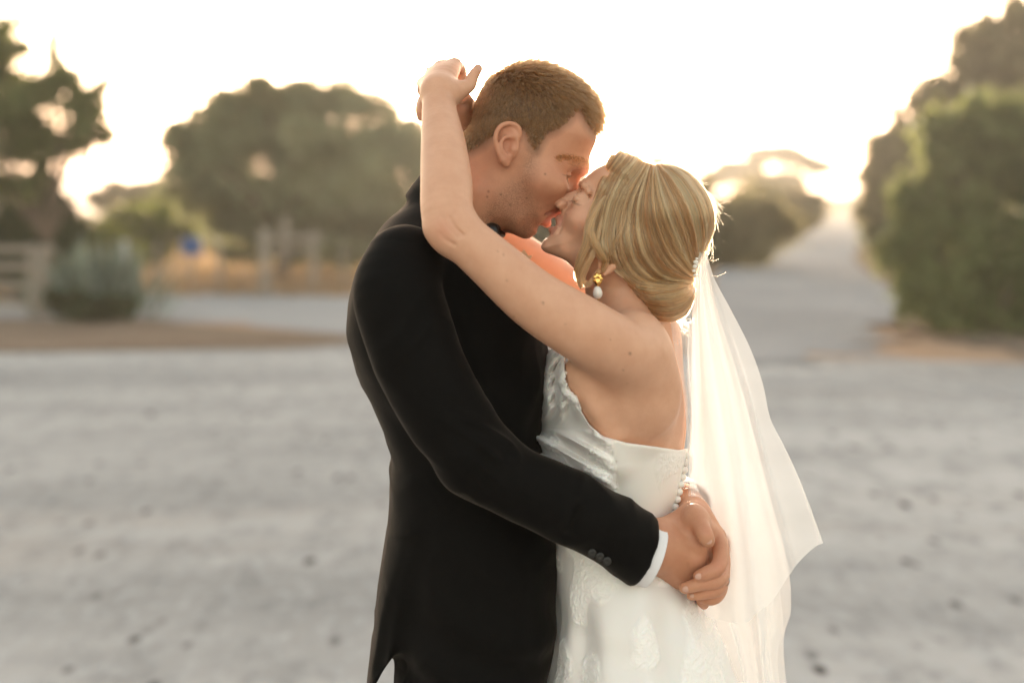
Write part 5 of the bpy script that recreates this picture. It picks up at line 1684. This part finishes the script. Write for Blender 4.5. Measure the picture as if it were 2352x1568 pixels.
if True:
    tree('tree', 'loose green tree leaning over the rail fence', 'tree', (120, 722),
         [(-60,150,130,110),(20,95,60,50),(60,230,120,90),(175,215,75,60),(205,285,60,70),(110,330,110,70),(-40,330,120,100),(130,120,26,50),(235,190,24,40),(40,420,90,40)], 19000, .09, M_green, 11, .07, clumps=20)
    tree('shrub', 'dark dense evergreen shrub behind the rail fence', 'shrub', (40, 690), [(-60,520,120,120),(60,500,95,90),(140,560,60,80),(20,590,120,90),(100,470,60,50)], 20000, .09, M_dark, 12, .04, shrub=True)
    r = np.random.default_rng(13)
    ag = empty('agave', G(238, 733)); tag(ag, 'blue grey spiky plant with a pale post on the verge', 'plant')
    V_, F_ = [], []
    for _ in range(420):
        c0 = G(238, 733) + np.array([r.normal(0, .28), r.normal(0, .22), r.uniform(0, .25)])
        az, tl_, Ln = r.random() * 6.28, abs(r.normal(0, .5)), r.uniform(.5, 1.05)
        dr = np.array([math.cos(az) * math.sin(tl_), math.sin(az) * math.sin(tl_), math.cos(tl_)])
        sd = np.cross(dr, r.normal(0, 1, 3)); sd /= np.linalg.norm(sd)
        ww = r.uniform(.018, .04)
        bend = np.array([0, 0, -.10 * Ln * math.sin(tl_)])
        b0 = len(V_)
        V_ += [c0 - sd * ww * .6, c0 + sd * ww * .6, c0 + dr * Ln * .5 + sd * ww, c0 + dr * Ln * .5 - sd * ww, c0 + dr * Ln + bend + sd * .003, c0 + dr * Ln + bend - sd * .003]
        F_ += [(b0, b0 + 1, b0 + 2, b0 + 3), (b0 + 3, b0 + 2, b0 + 4, b0 + 5)]
    cm = new_mesh('leaf_rosette', V_, F_, False)
    set_attr(cm, 'tone', np.repeat(r.random(420), 6))
    link('leaf_rosette', cm, M_agave, ag)
    tree('shrub', 'low dark green shrub at the foot of the spiky plant', 'shrub', (200, 742), [(160,700,50,34),(215,712,60,28),(270,705,44,32)], 6000, .07, M_dark, 14, .02, shrub=True)
    tree('olive_tree', 'wide grey green olive tree standing in the dry field', 'tree', (640, 640),
         [(480,300,110,95),(590,255,110,80),(720,260,130,85),(850,300,110,85),(920,380,90,100),(780,390,150,110),(620,400,150,110),(470,400,95,80),(440,340,70,60),(700,480,150,70),(560,500,90,60),(850,490,110,80),
          (640,540,110,50,.2),(800,560,110,45,.2),(900,530,80,70,.2),(590,195,26,36),(715,200,36,36),(820,235,60,40),(400,300,40,40)], 70000, .125, M_olive, 15, .17, clumps=34)
    tree('tree', 'small far dusky tree seen past the olive tree', 'tree', (330, 560), [(290,440,60,26),(380,455,70,30),(230,460,40,20)], 5000, .30, M_brownleaf, 16, .12)
    vg = 'vine rows in the field behind the drive'
    for i, (bx, by, lb) in enumerate(((190, 640, [(150,560,70,60),(220,545,60,55),(270,575,50,45)]), (330, 618, [(300,520,80,55),(380,525,70,50),(340,560,60,40)]), (430, 596, [(420,500,80,42),(500,520,70,44)]))):
        tree('grape_vine', ['bushy bright green grape vine left of the blue sign', 'grape vine with sunlit top behind the blue sign', 'farthest grape vine under the olive tree'][i], 'vine', (bx, by), lb, 7000, .13, M_vine, 20 + i, .04, group=vg, shrub=True)
    tree('shrub', 'dark low shrub row under the olive tree', 'shrub', (760, 622), [(560,575,70,30),(680,570,90,34),(800,565,90,38),(900,560,80,40)], 12000, .13, M_dark, 24, .05, shrub=True)
    # right of the road
    tree('tree', 'tall dusky wattle tree behind the bushes right of the road', 'tree', (2230, 640),
         [(2090,330,80,70),(2060,430,70,80),(2120,240,70,70),(2210,180,80,80),(2300,120,90,80),(2400,90,90,60),(2330,230,120,90),(2200,330,100,90),(2130,450,90,90),(2280,420,120,110),(2420,300,120,150),(2010,330,26,22),(2040,470,50,70),(2000,400,45,60),(1998,480,40,60),(2040,350,50,50),(2022,545,40,50),(2240,110,70,60),(2350,60,80,60)], 60000, .135, M_brownleaf, 31, .16, clumps=24)
    tree('bush', 'large rounded green bush beside the road verge', 'bush', (2260, 770),
         [(2170,330,70,70),(2250,290,80,60),(2380,300,100,90),(2110,470,60,80),(2090,560,60,70),(2200,420,80,90),(2290,370,100,100),(2390,420,100,120),(2160,520,75,80),(2260,530,100,100),(2380,560,110,110),(2110,640,60,70),(2200,660,90,80),(2310,680,100,80),(2420,690,100,80),(2140,720,60,40),(2240,740,80,34),(2350,745,90,34)], 66000, .08, M_green, 32, .06, shrub=True, clumps=30)
    tree('bush', 'low bush where the road passes out of sight', 'bush', (2040, 640), [(2030,540,40,40),(2060,590,50,50),(2020,500,26,40)], 7000, .12, M_olive, 33, .05, shrub=True)
    tree('bush', 'broad dusky bush on the near left bank of the road', 'bush', (1680, 612), [(1640,520,90,80),(1720,500,80,70),(1690,570,90,45),(1600,560,80,60),(1780,520,50,50)], 26000, .14, M_brownleaf, 34, .07, shrub=True, clumps=24)
    tree('bush', 'farther bush tapering along the left bank of the road', 'bush', (1790, 560), [(1800,470,70,50),(1850,480,50,40),(1740,460,70,50),(1830,515,45,25)], 14000, .22, M_brownleaf, 35, .1, shrub=True)
    tree('pine_tree', 'flat topped pine on the skyline left of the road', 'tree', (1780, 512), [(1700,380,60,22),(1770,350,60,18),(1840,362,60,20),(1890,385,40,20),(1660,405,50,22),(1800,410,70,20)], 9000, .75, M_brownleaf, 36, .35)
    tree('pine_tree', 'far low pine where the road reaches the skyline', 'tree', (1960, 495), [(1925,470,30,14),(1975,465,36,16),(2010,455,30,26),(1940,488,50,10),(1900,478,30,12)], 6000, 1.6, M_brownleaf, 37, .6)
    tree('bush', 'dusky bush added out of sight behind the kissing couple to block the low sun', 'bush', (1330, 612), [(1240,470,90,70),(1330,450,90,70),(1420,445,90,75),(1330,540,130,60)], 22000, .14, M_brownleaf, 38, .08, shrub=True)  # added screen hidden by the couple, keeps low sun off their lower bodies
    tree('bush', 'tall dusky bush added behind the blonde bun to block the low sun', 'bush', (1520, 612), [(1470,440,80,75),(1550,440,80,65),(1600,470,60,60),(1520,540,120,60)], 22000, .14, M_brownleaf, 39, .08, shrub=True)  # added with the bush above to shade dress and veil from the sun
    tree('bush', 'dusky bush between the olive tree and the black jacket', 'bush', (1060, 612), [(960,500,80,60),(1060,480,90,70),(1140,490,80,70),(1060,560,130,45)], 18000, .14, M_olive, 40, .08, shrub=True)  # left end of the added belt that holds back the low sun

    # ---- rail fence, posts, sign ---------------------------------------------------
    def box(c, hx, hy, hz, bev=0.006):
        x, y, z = c
        r_ = np.random.default_rng(int(abs(x * 1000) + abs(z * 777)) % 9999)
        V = [(x + sx * hx * (1 + .04 * r_.normal()), y + sy * hy, z + sz * hz) for sx in (-1, 1) for sy in (-1, 1) for sz in (-1, 1)]
        Fc = [(0, 1, 3, 2), (4, 6, 7, 5), (0, 4, 5, 1), (2, 3, 7, 6), (0, 2, 6, 4), (1, 5, 7, 3)]
        return V, Fc
    def part_box(name, px0, py0, px1, py1, Y, th, mat, parent):
        a, b = Q(px0, py0, Y), Q(px1, py1, Y)
        c = (a + b) / 2
        V, Fc = box(c, abs(b - a)[0] / 2, th, abs(b - a)[2] / 2)
        me = new_mesh(name, V, Fc, False)
        o = link(name, me, mat, parent)
        bv = o.modifiers.new('bevel', 'BEVEL'); bv.width = .008; bv.segments = 2
        return o
    Yf = G(60, 728)[1]
    fence = empty('rail_fence', Q(40, 728, Yf)); tag(fence, 'weathered timber rail fence under the dark shrub', 'fence')
    for x in (-180, 74, 98): part_box('post', x - 9, 560 if x != 98 else 575, x + 9, 732, Yf, .05, M_post, fence)
    for y in (572, 612, 655, 700): part_box('rail', -420, y - 8, 112, y + 8, Yf + .06, .02, M_post, fence)
    Yg = G(608, 678)[1]
    gate = empty('timber_frame', Q(665, 678, Yg)); tag(gate, 'grey timber post and rail frame in front of the olive tree', 'fence')
    part_box('post', 597, 525, 619, 682, Yg, .09, M_post, gate)
    part_box('post', 714, 532, 728, 660, Yg + .1, .06, M_post, gate)
    part_box('post', 648, 500, 662, 600, Yg + .25, .06, M_post, gate)
    part_box('rail', 619, 538, 740, 551, Yg + .03, .03, M_post, gate)
    part_box('rail', 619, 570, 714, 578, Yg + .03, .03, M_post, gate)
    wf = empty('wire_fence', Q(500, 675, Yg + .6)); tag(wf, 'thin post and wire fence along the dry field edge', 'fence')
    for x in (360, 505, 790, 900): part_box('post', x - 4, 560, x + 4, 676, Yg + .6, .03, M_post, wf)
    for y in (545, 580, 620): part_box('wire', 300, y - .8, 905, y + .8, Yg + .6, .004, M_post, wf)
    sg = empty('blue_sign', Q(440, 668, Yg + .3)); tag(sg, 'small plain blue sign on a thin post by the dry field', 'sign')
    part_box('board', 418, 545, 463, 586, Yg + .28, .012, simple('blue_paint', (0.02, 0.085, 0.26), 0.5), sg)
    part_box('post', 437, 540, 444, 668, Yg + .32, .02, M_post, sg)
    st = G(286, 735)
    tv, tf = tube_mesh([([st, st + [0.01, 0, .55], st + [.0, 0, 1.12]], [.055, .05, .045])])
    tag(link('pale_post', new_mesh('pale_post', tv, tf), M_pale), 'pale round post standing in the spiky plant', 'post')

    # dry grass along the field edge
    r = np.random.default_rng(99)
    n = 24000
    d_ = r.uniform(25, 60, n) ** 1.0
    xx = (r.uniform(-300, 1640, n) - CX) * d_ / FPX
    hgt = r.uniform(.06, .24, n)
    p = np.stack([xx, d_ - D, np.zeros(n)], 1)
    an = r.random(n) * 6.28
    wv = np.stack([np.cos(an), np.sin(an), np.zeros(n)], 1) * .022
    tipv = p + np.stack([r.normal(0, .12, n), r.normal(0, .12, n), hgt], 1)
    v = np.stack([p - wv, p + wv, tipv], 1).reshape(-1, 3)
    M_grass = leaf_mat('dry_grass', (0.36, 0.25, 0.165), 0.40, 0.4)
    tag(link('dry_grass', new_mesh('dry_grass', v, np.arange(3 * n).reshape(-1, 3), False), M_grass), 'dry orange grass along the field edge', 'grass', kind='stuff')
print('DONE objects', len(bpy.data.objects))
